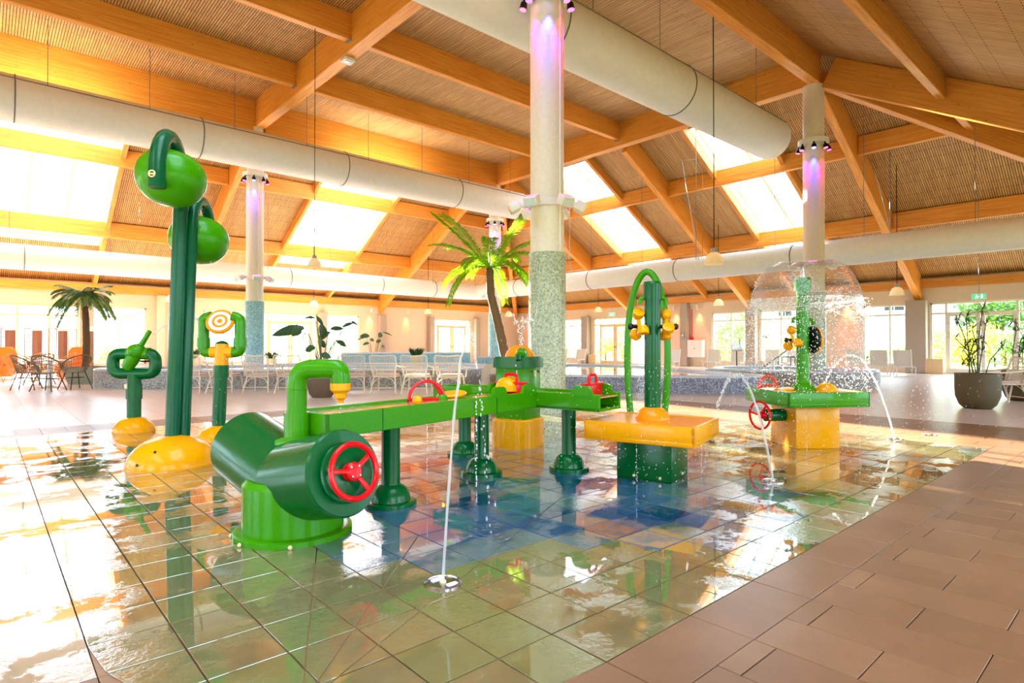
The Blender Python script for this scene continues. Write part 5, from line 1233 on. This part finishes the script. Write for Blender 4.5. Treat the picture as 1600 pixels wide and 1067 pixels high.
def umbrella_plant(px, d, lab, potlab, hts, seed, big=True):
    rng = random.Random(seed); loc = PD(px, d); t = thing('umbrella_plant', lab, 'plant', loc, CAMROT)
    for i, (dx, h) in enumerate(hts):
        dx *= 1.5; y = rng.uniform(-.15, .15); x0 = rng.uniform(-.12, .12); b = MB(); b.tube([(x0, y, 0.45), (x0 + dx * 0.35, y, h * 0.6 + .2), (dx, y, h)], 0.009, 6); st = b.build('stalk', M['papyrus'], t)
        b = MB()
        for lvl, hh in ((0, h), (1, h * 0.72 + rng.uniform(-.1, .1))):
            cx = dx if lvl == 0 else x0 + (dx - x0) * .6
            for k in range(26):
                a = rng.uniform(0, 6.28); e = rng.uniform(-0.35, .9); l = rng.uniform(.16, .30); dd_ = Vector((math.cos(a) * math.cos(e), math.sin(a) * math.cos(e), math.sin(e))); p = Vector((cx, y, hh)); sv = dd_.cross(Vector((0, 0, 1))).normalized() * .011
                b.add([p, p + dd_ * l * .5 + sv, p + dd_ * l - Vector((0, 0, .05)), p + dd_ * l * .5 - sv], [(0, 1, 2, 3)])
        b.build('leaf_whorl', M['papyrus'], st, 0, 'stuff')
    if potlab:
        p_ = thing('round_pot', potlab, 'pot', loc)
        b = MB(); b.lathe([(0.20, 0), (0.27, 0.07), (0.325, 0.22), (0.335, 0.40), (0.335, 0.62), (0.30, 0.62), (0.29, 0.5)], 40); b.build('pot', M['pot'], p_, 50); b = MB(); b.lathe([(0, .53), (.30, .53)], 24); b.build('soil', M['soil'], p_)
    return t
umbrella_plant(1527, 10.5, 'tall umbrella papyrus with spiky leaf whorls in the olive pot', 'big rounded olive-brown pot in front of the garden door', [(-0.27, 1.55), (-0.2, 1.25), (-0.08, 1.62), (0.0, 1.4), (0.08, 1.75), (0.02, 1.15), (0.18, 1.5), (0.25, 1.1), (-0.12, 1.05)], 4)
umbrella_plant(1597, 12.0, 'umbrella papyrus half cut off behind the white rattan chairs', 'rounded olive-brown pot half hidden behind the white rattan chairs', [(-0.15, 1.6), (0.0, 1.4), (0.15, 1.65), (-0.05, 1.1), (0.1, 1.2)], 8)

# ---- loungers along the windows
def lounger():
    t = thing('pool_lounger', 'x', 'lounger')
    b = MB(); b.box((0, 0.2, 0.34), (0.6, 1.1, 0.025), bevel=0.008, seg=1); b.build('bed', M['lounger'], t)
    b = MB(); b.box((0, -0.5, 0.62), (0.58, 0.02, 0.72), RX(math.radians(24)), 0.006, 1); b.build('backrest', M['lounger'], t)
    for sx in (-.29, .29):
        b = MB(); b.tube(fillet([(sx, -0.62, 0.98), (sx, -0.32, 0.33), (sx, 0.75, 0.33), (sx, 0.8, 0)], 0.08, 4), 0.016, 6); b.build('side_rail', M['white'], t)
        b = MB(); b.tube([(sx, -0.25, 0.33), (sx, -0.4, 0)], 0.016, 6); b.build('leg', M['white'], t)
    return t
lg = lounger(); first = True
for px, d, lab in ((1412, 22.3, 'next to the concrete pillar by the garden door'), (1374, 23.0, 'second from the pillar by the garden door'), (1336, 23.8, 'third from the pillar, under the wide window'), (1240, 25.5, 'behind the water bell'), (1205, 26.4, 'under the window beside the bell'),
        (1150, 27.8, 'beside the black reading stand'), (1113, 28.6, 'below the window next to the white cabinet'), (1050, 29.5, 'in front of the red-lit wall'), (903, 33.8, 'beside the double garden door'), (874, 34.2, 'under the window next to the column')):
    p = PD(px, d); p.x = min(p.x, UW - 1.3)
    L = 'pale mesh pool lounger ' + lab
    if first: lg['label'] = L; lg.location = p; lg.rotation_euler = (0, 0, -math.pi / 2 + math.pi + 0.35); first = False; o = lg
    else: o = copy_tree(lg, p, math.pi / 2 + 0.35, L)
    o['group'] = 'loungers along the garden windows'
# reading stand, stool, white cabinet
t = thing('reading_stand', 'black tilted reading stand on a thin post by the window', 'stand', PD(1151, 25.2))
b = MB(); b.cyl((0, 0, 0), (0, 0, 0.98), 0.025, n=10); b.build('post', M['black'], t); b = MB(); b.box((0, 0, 1.04), (0.42, 0.03, 0.34), RZ(CAMROT) @ RX(math.radians(-38)), 0.005); b.build('panel', M['gsteel'], t)
b = MB(); b.lathe([(0.2, 0), (0.2, 0.015), (0.03, .03)], 20); b.build('base', M['black'], t)
t = thing('towel_rail', 'dark teal square hoop rail standing beside the pool handrail', 'rail', PD(1232, 20.5), CAMROT)
for x in (-0.1, 0.1): b = MB(); b.tube(fillet([(x * 2.2, 0.0, 0), (x * 2.2, 0, 0.74), (x * 2.2, .3, 0.74), (x * 2.2, .3, 0)], .05, 4), 0.018, 8); b.build('hoop', M['rail'], t)
b = MB(); b.tube([(-.22, 0, .73), (.22, 0, .73)], .018, 8); b.build('top_bar', M['rail'], t)
v0, v1 = Vr(1078), Vr(1102); zc0, zc1 = onU(UW, 1090, 558).z, onU(UW, 1090, 531).z
t = thing('wall_cabinet', 'white wall cabinet below the red wall lights', 'cabinet', (UW - 0.3, (v0 + v1) / 2, (zc0 + zc1) / 2))
b = MB(); b.box((0.15, 0, 0), (0.3, abs(v1 - v0), zc1 - zc0), bevel=0.01, seg=1); b.build('body', M['white'], t); b = MB(); b.box((-0.012, 0, 0), (0.024, abs(v1 - v0) - .04, zc1 - zc0 - .04), bevel=0.006, seg=1); dr = b.build('door', M['white'], t); b = MB(); b.lathe([(0.03, 0), (0.02, 0.03)], 12, (-0.03, 0, 0), RY(-math.pi / 2)); b.build('lock', M['gsteel'], dr)
t = thing('fire_alarm', 'small round red alarm bell above the white cabinet', 'alarm', (UW - 0.02, Vr(1081.5), onU(UW, 1081, 529).z)); b = MB(); b.lathe([(0.1, 0), (0.09, 0.06), (0.0, 0.08)], 20, (0, 0, 0), RY(-math.pi / 2)); b.build('bell', M['red'], t); b = MB(); b.cyl((-0.02, 0, 0.08), (-0.02, 0, 1.6), 0.02, n=8); b.build('conduit', M['red'], t)
t = thing('wall_speaker', 'grey control box on the concrete pillar beside the red alarm', 'control box', (UW - 0.40, Vr(1073), onU(UW, 1073, 525).z)); b = MB(); b.box((0, 0, 0), (0.06, 0.2, 0.32), bevel=0.01, seg=1); b.build('case', M['gsteel'], t); b = MB(); b.lathe([(0.05, 0), (.05, .01), (0, .012)], 14, (-0.03, 0, 0.04), RY(-math.pi / 2)); b.build('dial', M['white'], t)
# ---- red wall washers
def washer(p, nrm, lab):
    t = thing('wall_washer', 'small spotlight throwing a red glow on the wall ' + lab, 'spotlight', p, 0, 'red wall washers under the eaves beam')
    n = Vector(nrm); b = MB(); b.tube([n * 0.02 + Vector((0, 0, 0.16)), n * 0.26 + Vector((0, 0, 0.16)), n * 0.26 + Vector((0, 0, 0.05))], 0.014, 6); b.build('arm', M['white'], t)
    b = MB(); b.tube([n * 0.28 + Vector((0, 0, 0.10)), n * 0.22 + Vector((0, 0, -0.1))], [0.05, 0.07], 14); h = b.build('spotlight_head', M['white'], t); b = MB(); b.tube([n * 0.218 + Vector((0, 0, -0.103)), n * 0.216 + Vector((0, 0, -0.11))], [0.06, 0.06], 12); b.build('lens', M['e_wall'], h)
    spot('washer_beam', n * 0.20 + Vector((0, 0, -0.13)), -n * 0.30 + Vector((0, 0, -1)), 380, (1.0, 0.09, 0.03), 52, 0.9, t, 0.05)
for px, lab in ((1057, 'left of the grey control box'), (1093, 'above the white cabinet'), (1325, 'behind the water bell')): p = onU(UW, px, 470); p.z = 3.2; washer(p, (-1, 0, 0), lab)
for px, lab in ((254, 'left of the tall twin-pole tower'), (292, 'right of the tall twin-pole tower'), (577, 'above the smaller banana plant'), (634, 'above the tufted grass pot'), (828, 'beside the tall mosaic column')):
    p = onV(VW, px, 470) if px < 800 else onU(UW, px, 470); p.z = 3.2; washer(p, (0, -1, 0) if px < 800 else (-1, 0, 0), lab)
# ---- pendant lamps
def pendant(px, py, d, lab, k=1.0):
    z = ZD(py, d); p = PD(px, d, z); t = thing('pendant_lamp', lab, 'lamp', p, 0, 'ribbed glass pendant lamps'); t.scale = (k, k, k)
    b = MB(); b.lathe([(0.225, -0.12), (0.22, -0.10), (0.195, 0.02), (0.14, 0.12), (0.07, 0.165), (0.064, 0.16), (0.13, 0.112), (0.185, 0.015), (0.212, -0.105), (0.225, -0.12)], 36); b.build('glass_shade', M['shade'], t, 60)
    b = MB(); b.lathe([(0.075, 0.155), (0.075, 0.26), (0.05, 0.27), (0.0, 0.275)], 20); b.build('cap', M['gsteel'], t)
    zr = (roofz(p.x, p.y) - z) / k; b = MB(); b.cyl((0, 0, 0.27), (0, 0, zr - 0.02), 0.012, n=6); b.build('cord', M['black'], t)
    b = MB(); b.ell((0, 0, 0.03), (0.05, 0.05, 0.07), 14, 8); b.build('bulb', M['bulb'], t)
for px, py, d, lab in ((1116, 405, 13.9, 'large ribbed glass pendant lamp above the yellow splash table'), (491, 411, 14.6, 'ribbed glass pendant lamp hanging in front of the skylight'), (1402, 456, 19.8, 'ribbed glass pendant lamp beside the pillar at the garden door'),
        (1123, 473, 26, 'small ribbed glass pendant lamp before the window next to the white cabinet'), (935, 484, 33.5, 'small ribbed glass pendant lamp before the double garden door'), (669, 487, 33.0, 'small ribbed glass pendant lamp next to the far white door'), (795, 491, 35, 'small ribbed glass pendant lamp in the far corner by the palm'), (490, 475, 28.5, 'small ribbed glass pendant lamp above the large banana plant'), (267, 467, 24.5, 'small ribbed glass pendant lamp behind the tall twin-pole tower')):
    pendant(px, py, d, lab, 0.72 if px == 491 else 1.0)
# emergency light on the main beam, exit signs
t = thing('emergency_light', 'square white emergency light fixed under the main beam', 'light', (7.18, 14.6, 8.70)); b = MB(); b.box((0, 0, 0), (0.3, 0.3, 0.09), bevel=0.015); b.build('case', M['white'], t); b = MB(); b.box((0, 0, -0.05), (0.2, 0.2, 0.02), bevel=0.005); b.build('diffuser', M['floodglass'], t)
def exit_sign(p, axis, lab):
    t = thing('exit_sign', lab, 'sign', p); S = 1.0
    R = Matrix.Identity(3) if axis == 'V' else RZ(math.pi / 2)
    def bx(c, s, mat, nm, bv=0): b = MB(); b.box(R @ Vector(c), s, R, bv, 1); return b.build(nm, M[mat], t, 30)
    bx((0, 0, 0), (0.40, 0.03, 0.2), 'white', 'case', 0.008)
    for sd in (-1, 1):
        bx((0, sd * 0.017, 0), (0.37, 0.004, 0.17), 'e_exit', 'green_face')
        bx((-0.08 * sd, sd * 0.0205, 0.0), (0.05, 0.003, 0.13), 'e_white', 'door_symbol'); b = MB()
        for c, s in (((0.06 * sd, sd * 0.0205, 0.045), (0.03, 0.003, 0.03)), ((0.055 * sd, sd * .0205, 0.0), (0.03, .003, .06)), ((0.085 * sd, sd * .0205, -.045), (.02, .003, .05)), ((0.03 * sd, sd * .0205, -.045), (.02, .003, .05)), ((0.0, sd * .0205, 0), (0.03, .003, .02))): b.box(R @ Vector(c), s, R)
        b.build('running_figure', M['e_white'], t, 0)
    b = MB(); b.cyl((0, 0, 0.1), (0, 0, roofz(p[0], p[1]) - p[2]), 0.008, n=6); b.build('rod', M['gsteel'], t)
exit_sign(tuple(PD(1530, 19.6, ZD(463, 19.6))), 'U', 'small green exit sign hung before the garden door')
exit_sign(tuple(PD(956, 31, ZD(491, 31))), 'U', 'small green exit sign hung before the poolside double door')
# conduit hangers under the right slope
for px, y0, y1, d, lab in ((1392, 245, 360, 19.4, 'beside the hip of the roof'), (1088, 315, 405, 21.4, 'beside the large pendant lamp'), (890, 345, 425, 28.0, 'beside the tall mosaic column')):
    p = PD(px, d); zb2 = ZD(y1, d); za = zb2 + 0.75 * (roofz(p.x, p.y) - 0.05 - zb2); t = thing('conduit_bracket', 'thin grey conduit bracket hanging from the sloped ceiling ' + lab, 'conduit', (p.x, p.y, zb2)); b = MB(); zr = roofz(p.x, p.y) - zb2 - 0.05
    b.tube([(0, 0, 0), (0, 0, zr)], 0.018, 6); b.build('drop_pipe', M['gsteel'], t); b = MB(); h = za - zb2; b.tube([(0, 0, h - .05), (-0.4 * SY - .2, 0.4 * CYW, h - 0.12), (0.25, 0.05, 0.0)], 0.012, 6); b.build('side_pipe', M['gsteel'], t)

# ================================================================ OUTSIDE
def house(name, lab, loc, rz, w, l, hw_, hr, wins):
    t = thing(name, lab, 'house', loc, rz)
    b = MB(); b.add([(-w / 2, -l / 2, 0), (w / 2, -l / 2, 0), (w / 2, l / 2, 0), (-w / 2, l / 2, 0), (-w / 2, -l / 2, hw_), (w / 2, -l / 2, hw_), (w / 2, l / 2, hw_), (-w / 2, l / 2, hw_), (0, -l / 2, hr), (0, l / 2, hr)], [(0, 1, 5, 8, 4), (2, 3, 7, 9, 6), (1, 2, 6, 5), (3, 0, 4, 7)]); b.build('wall', M['hwall'], t, 0)
    for s in (-1, 1):
        b = MB(); e = 0.35; dz = (hr - hw_) / (w / 2) * e; b.add([(0, -l / 2 - .3, hr + .1), (0, l / 2 + .3, hr + .1), (s * (w / 2 + e), l / 2 + .3, hw_ - dz + .1), (s * (w / 2 + e), -l / 2 - .3, hw_ - dz + .1), (0, -l / 2 - .3, hr + .28), (0, l / 2 + .3, hr + .28), (s * (w / 2 + e), l / 2 + .3, hw_ - dz + .28), (s * (w / 2 + e), -l / 2 - .3, hw_ - dz + .28)], [(0, 1, 2, 3), (7, 6, 5, 4), (0, 3, 7, 4), (1, 5, 6, 2), (2, 6, 7, 3)]); b.build('roof_slope', M['hroof'], t, 0)
        b = MB(); b.tube([(0, -l / 2 - .32, hr + .12), (s * (w / 2 + e), -l / 2 - .32, hw_ - dz + .12)], 0.16, 6); b.build('barge_board', M['white'], t)
    for x, z, ww, hh in wins:
        b = MB(); b.box((x, -l / 2 - 0.02, z), (ww + .2, 0.06, hh + .2)); f = b.build('window', M['white'], t, 0); b = MB(); b.box((x, -l / 2 - 0.06, z), (ww, 0.03, hh)); b.build('pane', M['hwin'], f, 0); b = MB(); b.box((x, -l / 2 - .08, z), (0.06, .03, hh)); b.build('glazing_bar', M['white'], f, 0)
    return t
def faceto(p): return math.atan2(p.y, p.x) - math.pi / 2
for px, d, w, hw_, hr, wins, lab in ((1388, 50, 9.5, 3.0, 8.2, [(0.4, 4.6, 1.3, 1.3), (-2.4, 1.6, 1.6, 1.4), (2.2, 1.6, 1.8, 1.4)], 'white gabled house with a slate roof seen through the wide window'), (1222, 64, 9.5, 3.0, 8.6, [(0.3, 4.8, 1.2, 1.2), (-2, 1.6, 1.5, 1.4)], 'white gabled house with a slate roof behind the water bell'), (1128, 82, 12, 3.4, 8.2, [(2, 1.6, 1.4, 1.4)], 'dark roofed house seen through the window next to the white cabinet'), (1478, 66, 9, 2.6, 6.6, [(1.2, 1.6, 1.2, 1.2)], 'small slate roofed house beside the garden door')):
    p = PD(px, d); house('house', lab, p, faceto(p) + (0.0 if px != 1132 else 1.0), w, 7, hw_, hr, wins)
def shrub(name, lab, loc, rx, rz_, mat, n, leafs, seed, cat='shrub', trunk=False, group=None):
    rng = random.Random(seed); t = thing(name, lab, cat, loc, 0, group); b = MB(); zc = rz_ * (1.35 if trunk else 0.95)
    lobes = [(Vector((rng.uniform(-.6, .6) * rx, rng.uniform(-.6, .6) * rx, zc + rng.uniform(-.45, .55) * rz_)), rng.uniform(.4, .75)) for _ in range(9)] + [(Vector((0, 0, zc)), .9)]
    for i in range(n):
        c, s = rng.choice(lobes); a = rng.uniform(0, 6.28); e = math.asin(rng.uniform(-1, 1)); rr = rng.uniform(.7, 1.0); p = c + Vector((math.cos(a) * math.cos(e) * rx * s, math.sin(a) * math.cos(e) * rx * s, math.sin(e) * rz_ * s)) * rr
        if p.z < 0.05: continue
        u = Vector((rng.gauss(0, 1), rng.gauss(0, 1), rng.gauss(0, 1))).normalized(); v = u.orthogonal().normalized(); L = leafs * rng.uniform(.6, 1.3)
        b.add([p - u * L, p + v * L * .5, p + u * L, p - v * L * .5], [(0, 1, 2, 3)])
    b.build('foliage', M[mat], t, 0, 'stuff')
    b = MB(); b.tube([(0, 0, 0), (0.03 * rx, 0, zc)], [0.06 * rx + .03, 0.03 * rx + .01], 8); b.build('stem', M['trunk'], t)
    return t
GOUT = 'planting outside the garden windows'
for i, (px, d, rx, rz_, mat, n, ls, lab) in enumerate(((1468, 34, 1.0, 1.0, 'shrub_y', 1500, .09, 'yellow-green grass clump left of the garden door'), (1512, 32, 1.3, 1.15, 'shrub_y', 2200, .09, 'bright yellow shrub in the middle of the garden door'), (1570, 33, 1.3, 1.0, 'shrub_g', 1800, .1, 'green shrub at the hinge side of the garden door'), (1410, 40, 1.5, 0.9, 'shrub_p', 1500, .11, 'pale low shrub before the gabled house'), (1355, 42, 1.4, 0.8, 'shrub_p', 1200, .11, 'pale low shrub at the edge of the wide window'),
        (1258, 40, 1.5, 1.1, 'shrub_y', 1500, .11, 'yellow shrub behind the water bell'), (1215, 42, 1.7, 1.0, 'shrub_p', 1500, .11, 'pale shrub beneath the dark roofs'), (1155, 40, 1.6, 1.9, 'shrub_g', 2000, .12, 'round green shrub in the window next to the cabinet'), (1125, 42, 1.2, .9, 'shrub_y', 1000, .11, 'low yellow shrub in the window next to the cabinet'), (946, 46, 1.0, 1.1, 'shrub_y', 1200, .1, 'yellow-green clump behind the poolside door'), (973, 46, 0.9, 1.2, 'shrub_y', 1200, .1, 'yellow-green clump behind the hinge side of the poolside door'), (885, 50, 1.6, 1.6, 'shrub_p', 1200, .13, 'pale shrub in the window beside the mosaic column'))):
    shrub('garden_shrub', lab, PD(px, d), rx, rz_, mat, n, ls, 20 + i, 'shrub', False, GOUT)
for i, (px, d, rx, rz_, mat, n, lab) in enumerate(((1566, 43, 2.6, 2.7, 'shrub_g', 4200, 'broad green tree behind the garden door'), (1655, 47, 2.6, 2.6, 'shrub_p', 3200, 'pale green tree at the end of the garden'), (1520, 80, 3.6, 3.4, 'shrub_p', 3000, 'pale tree beside the small slate roofed house'), (960, 62, 3.2, 2.6, 'shrub_p', 2600, 'pale tree behind the poolside door'))):
    shrub('garden_tree', lab, PD(px, d), rx, rz_, mat, n, .16, 50 + i, 'tree', True)
for i, (px, d, rx, rz_, lab) in enumerate(((170, 27.5, 1.0, .75, 'pale bush outside the window next to the palm'), (540, 42, 1.4, 1.0, 'pale bush outside the window above the mosaic bench'), (705, 44, 1.3, 1.1, 'pale bush outside the far white door'), (455, 40, 1.6, 1.3, 'pale bush outside the wooden door'))):
    shrub('terrace_bush', lab, PD(px, d), rx, rz_, 'shrub_p', 1400, .1, 70 + i)
for i, (px, lab) in enumerate(((1548, 'nearest the yellow shrub'), (1560, 'second from the yellow shrub'), (1573, 'third from the yellow shrub'), (1588, 'beside the green shrub'))):
    b = MB(); b.tube([(0, 0, 0), (0.05, 0, 2.0 + 0.15 * (i % 3))], [0.09, 0.07], 8); o = tag(b.build('pale_pole', M['hwall']), 'bare pale timber pole in the garden ' + lab, 'pole', 'pale poles in the garden'); o.location = PD(px, 36 + i)
# ================================================================ WATER
wr_ = random.Random(11)
ICO = None
def ico():
    bm = bmesh.new(); bmesh.ops.create_icosphere(bm, subdivisions=1, radius=1); bm.verts.index_update(); r = ([v.co.copy() for v in bm.verts], [[v.index for v in f.verts] for f in bm.faces]); bm.free(); return r
IV, IF = ico()
OCV = [Vector(p) for p in ((1, 0, 0), (-1, 0, 0), (0, 1, 0), (0, -1, 0), (0, 0, 1), (0, 0, -1))]; OCF = [(0, 2, 4), (2, 1, 4), (1, 3, 4), (3, 0, 4), (2, 0, 5), (1, 2, 5), (3, 1, 5), (0, 3, 5)]
def drop(b, p, r, st=1.0, lo=False):
    V_, F_ = (OCV, OCF) if lo else (IV, IF); b.add([(p[0] + v.x * r, p[1] + v.y * r, p[2] + v.z * r * st) for v in V_], F_)
def jet(name, lab, A, B, zA, zB, ztop, r, broken=0.5, n=46, endt=1.0, cat='water jet'):
    """ballistic jet from A to B: a rope of water that breaks into drops past the top"""
    A, B = Vector(A), Vector(B); t = thing(name, lab, cat, (A.x, A.y, 0)); h0, h1 = ztop - zA, ztop - zB
    tt = math.sqrt(max(h0, 1e-3)) / (math.sqrt(max(h0, 1e-3)) + math.sqrt(max(h1, 1e-3)))
    def pos(s):
        q = A.lerp(B, s); z = ztop - h0 * ((s - tt) / tt) ** 2 if s < tt else ztop - h1 * ((s - tt) / (1 - tt)) ** 2
        return Vector((q.x - A.x, q.y - A.y, z))
    k = int(n * broken); path = []; rad = []
    for i in range(k + 1):
        s = endt * i / n; p = pos(s); p += Vector((wr_.gauss(0, 1), wr_.gauss(0, 1), 0)) * 0.0025 * (i / max(k, 1)); path.append(p); rad.append(r * wr_.uniform(.75, 1.2))
    b = MB(); b.tube(path, rad, 8); b.build('water_rope', M['drop'], t, 60)
    b = MB()
    for i in range(k, n * 3):
        s = endt * (broken + (1 - broken) * (i - k) / (n * 3 - k)); 
        if wr_.random() < 0.35: continue
        p = pos(s) + Vector((wr_.gauss(0, .006), wr_.gauss(0, .006), wr_.gauss(0, .008))); drop(b, p, r * wr_.uniform(.5, 1.15), wr_.uniform(1.0, 2.2))
    b.build('water_beads', M['drop'], t, 60, 'stuff'); return t
jet('water_jet', 'thin arching water jet rising from the near floor nozzle', gp(692, 911), gp(765, 832), 0.01, 0.0, 1.17, 0.0065, 0.45)
jet('water_jet', 'arching water jet crossing behind the red wheel of the green table', gp(1208, 752), PD(1098, 5.15), 0.01, 0.0, 0.86, 0.010, 0.42)
jet('water_jet', 'arching water jet landing at the green splash table', gp(1398, 686), PD(1286, 6.9), 0.01, 0.62, 1.0, 0.0085, 0.45)
jet('water_jet', 'tall narrow water jet in front of the mosaic column', PD(822, 8.2), PD(880, 8.0), 0.0, 0.0, 1.97, 0.009, 0.05)
jet('water_jet', 'thin jet shot from the light green cannon at the target', PD(238.5, 7.5), PD(338, 6.9), 1.252, 1.36, 1.44, 0.014, 0.6, endt=0.97)
# fountain on the pump tower
def spray(name, lab, c, n, rad, hts, r, cat='spray', parts=5):
    t = thing(name, lab, cat, c); b = MB()
    for j in range(parts):
        a = 2 * math.pi * j / parts + .4; rr_ = rad * wr_.uniform(.5, 1.1); h = hts * wr_.uniform(.75, 1.1)
        for i in range(n):
            s = (i / n) * 0.75 + 0.02; p = Vector((math.cos(a) * rr_ * s * 1.5, math.sin(a) * rr_ * s * 1.5, h * (1 - ((s - .55) / .55) ** 2))); p += Vector((wr_.gauss(0, .008), wr_.gauss(0, .008), wr_.gauss(0, .012))); drop(b, p, r * wr_.uniform(.5, 1.2), 1.3)
    b.build('spray_drops', M['spray'], t, 60, 'stuff'); return t
spray('dome_fountain', 'little spray of water rising from the orange dome of the pump tower', ct + Vector((0.07, 0.03, 1.1)), 34, 0.16, 0.38, 0.0065)
# water bell
t = thing('water_bell', 'transparent mushroom bell of falling water over the green table post', 'water bell', cg + Vector((0.02, 0.0, 0)))
prof = [(0.03, 1.985), (0.15, 2.03), (0.30, 2.02), (0.42, 1.95), (0.50, 1.84), (0.545, 1.70), (0.56, 1.58), (0.565, 1.50)]
P = []
for i in range(len(prof) - 1):
    for j in range(4): s = j / 4; P.append((prof[i][0] * (1 - s) + prof[i + 1][0] * s, prof[i][1] * (1 - s) + prof[i + 1][1] * s))
P.append(prof[-1]); b = MB(); n_ = 64; vs = []; fs = []
for i, (r, z) in enumerate(P):
    for j in range(n_):
        a = 2 * math.pi * j / n_; k = 1 + 0.012 * math.sin(5 * a + i * .7) + wr_.gauss(0, .004) * i / len(P); dz = 0.05 * math.sin(3 * a) * i / len(P); vs.append((r * k * math.cos(a), r * k * math.sin(a), z + dz))
for i in range(len(P) - 1):
    for j in range(n_): fs.append((i * n_ + j, i * n_ + (j + 1) % n_, (i + 1) * n_ + (j + 1) % n_, (i + 1) * n_ + j))
b.add(vs, fs); b.build('water_film', M['bell'], t, 60)
b = MB()
for i in range(4200):
    a = wr_.uniform(0, 2 * math.pi); u_ = wr_.random() ** 1.6; z = 1.62 - 1.0 * u_; r = 0.56 + 0.04 * u_ + wr_.gauss(0, .03 + .03 * u_); drop(b, (r * math.cos(a), r * math.sin(a), z), wr_.uniform(.0025, .0065), 1.3, True)
for i in range(1100):
    k = wr_.randrange(6, len(P)); a = wr_.uniform(0, 6.28); drop(b, (P[k][0] * 1.01 * math.cos(a), P[k][0] * 1.01 * math.sin(a), P[k][1]), wr_.uniform(.002, .005), 1, True)
b.build('falling_drops', M['spray'], t, 60, 'stuff')
b = MB()
for k in range(5):                       # foaming threads where the film tears
    pts_ = [Vector(((0.57 + .02 * math.sin(7 * a + k)) * math.cos(a), (0.57 + .02 * math.sin(7 * a + k)) * math.sin(a), 1.60 - 0.05 * k + 0.03 * math.sin(4 * a + 2 * k) + 0.015 * math.sin(17 * a + k))) for a in [k * 1.3 + 3.2 * i / 60 for i in range(61)]]
    b.tube(pts_, [0.004 * wr_.uniform(.3, 1.4) for _ in pts_], 5)
b.build('foam_threads', M['drop'], t, 60, 'stuff')
# loose drops splashing about the tables and the channel
def cloud(name, lab, c, n, sx, sy, z0, z1, r0, r1):
    t = thing(name, lab, 'splash', (c.x, c.y, 0), CAMROT); b = MB()
    for i in range(n): drop(b, (wr_.gauss(0, sx), wr_.gauss(0, sy), z0 + (z1 - z0) * wr_.random() ** 1.5), wr_.uniform(r0, r1), wr_.uniform(1, 1.6), True)
    b.build('drops', M['spray'], t, 60, 'stuff')
cloud('splash_drops', 'fine spray drifting round the yellow splash table', cy_, 800, 0.42, 0.4, 0.1, 1.0, .002, .004)
cloud('splash_drops', 'fine spray drifting round the green splash table', cg, 1800, 0.75, 0.55, 0.02, 0.9, .0022, .0048)
cloud('splash_drops', 'fine spray drifting round the pump tower', ct, 260, 0.35, 0.3, 0.1, 1.2, .002, .004)
cloud('splash_drops', 'fine drops falling from the target stand', PD(342, 6.96), 200, 0.13, 0.12, 0.1, 1.2, .002, .004)
# fan of water behind the hoop
t = thing('hoop_spray', 'fan of fine drops thrown inside the green spray hoop', 'spray', hc, CAMROT); b = MB()
for i in range(1100):
    a = wr_.uniform(0.02, 0.75); l = wr_.random() ** .7; drop(b, (-0.12 + 0.34 * l * math.sin(a) * 2.0, wr_.gauss(0, .05), 0.42 + 0.75 * l * math.cos(a) * .8), wr_.uniform(.002, .0045), 1.2, True)
b.build('drops', M['spray'], t, 60, 'stuff')
# drips from channel edges and nozzles
def drips(lab, pts_):
    t = thing('water_drips', lab, 'drips', (pts_[0][0].x, pts_[0][0].y, 0)); o = Vector((pts_[0][0].x, pts_[0][0].y, 0)); b = MB()
    for p, z1, z0, r in pts_:
        n = int((z1 - z0) / 0.012)
        for i in range(n):
            if wr_.random() < .45: continue
            drop(b, (p.x - o.x + wr_.gauss(0, .003), p.y - o.y + wr_.gauss(0, .003), z0 + (z1 - z0) * i / n), r * wr_.uniform(.6, 1.3), wr_.uniform(1, 2.4))
    b.build('drops', M['spray'], t, 60, 'stuff')
def chan(x, y): return org + Vector((math.cos(cr) * x - math.sin(cr) * y, math.sin(cr) * x + math.cos(cr) * y, 0))
drips('strings of drops falling along the main channel', [(chan(0.75, 0.22), 0.54, 0.0, .004), (chan(0.80, 0.22), 0.54, 0.0, .004), (chan(1.1, 0.21), 0.54, 0.05, .004), (chan(1.2, -0.215), .72, .0, .005)])
drips('drip from the yellow nozzle into the channel', [(PD(460, 3.53) + W(gx + 0.262, gy) - W(0, 0), 0.757, 0.70, .003)])
drips('strings of drops falling off the yellow splash table', [(cy_ + W(0.33, -.28), .34, 0, .003), (cy_ + W(-.2, -.3), .32, .02, .003), (cy_ + W(.45, .1), .36, 0, .003)])
drips('strings of drops falling off the pump tower spout', [(ct + Vector((-0.2, -0.19, 0)), .93, .70, .006)])
drips('strings of drops falling off the green splash table', [(cg + W(-.2, -.46), .46, 0, .003), (cg + W(.35, -.46), .46, .05, .003)])
drips('drops falling from the tipping pods', [(p0 + W(-.13, -.3), 2.38, 2.2, .005), (p0 + W(.2, .3), 2.05, 1.75, .004)])
# ripple where the near jet lands
rp = gp(765, 832); t = thing('splash_ripple', 'round ripple where the near water jet lands on the tiles', 'ripple', (rp.x, rp.y, 0.0)); b = MB()
for R_i in (0.06, 0.11, 0.16): b.torus((0, 0, 0.0), R_i, 0.0035, None, 40, 6)
b.build('ripple_rings', M['film'] if 'film' in M else M['bell'], t)
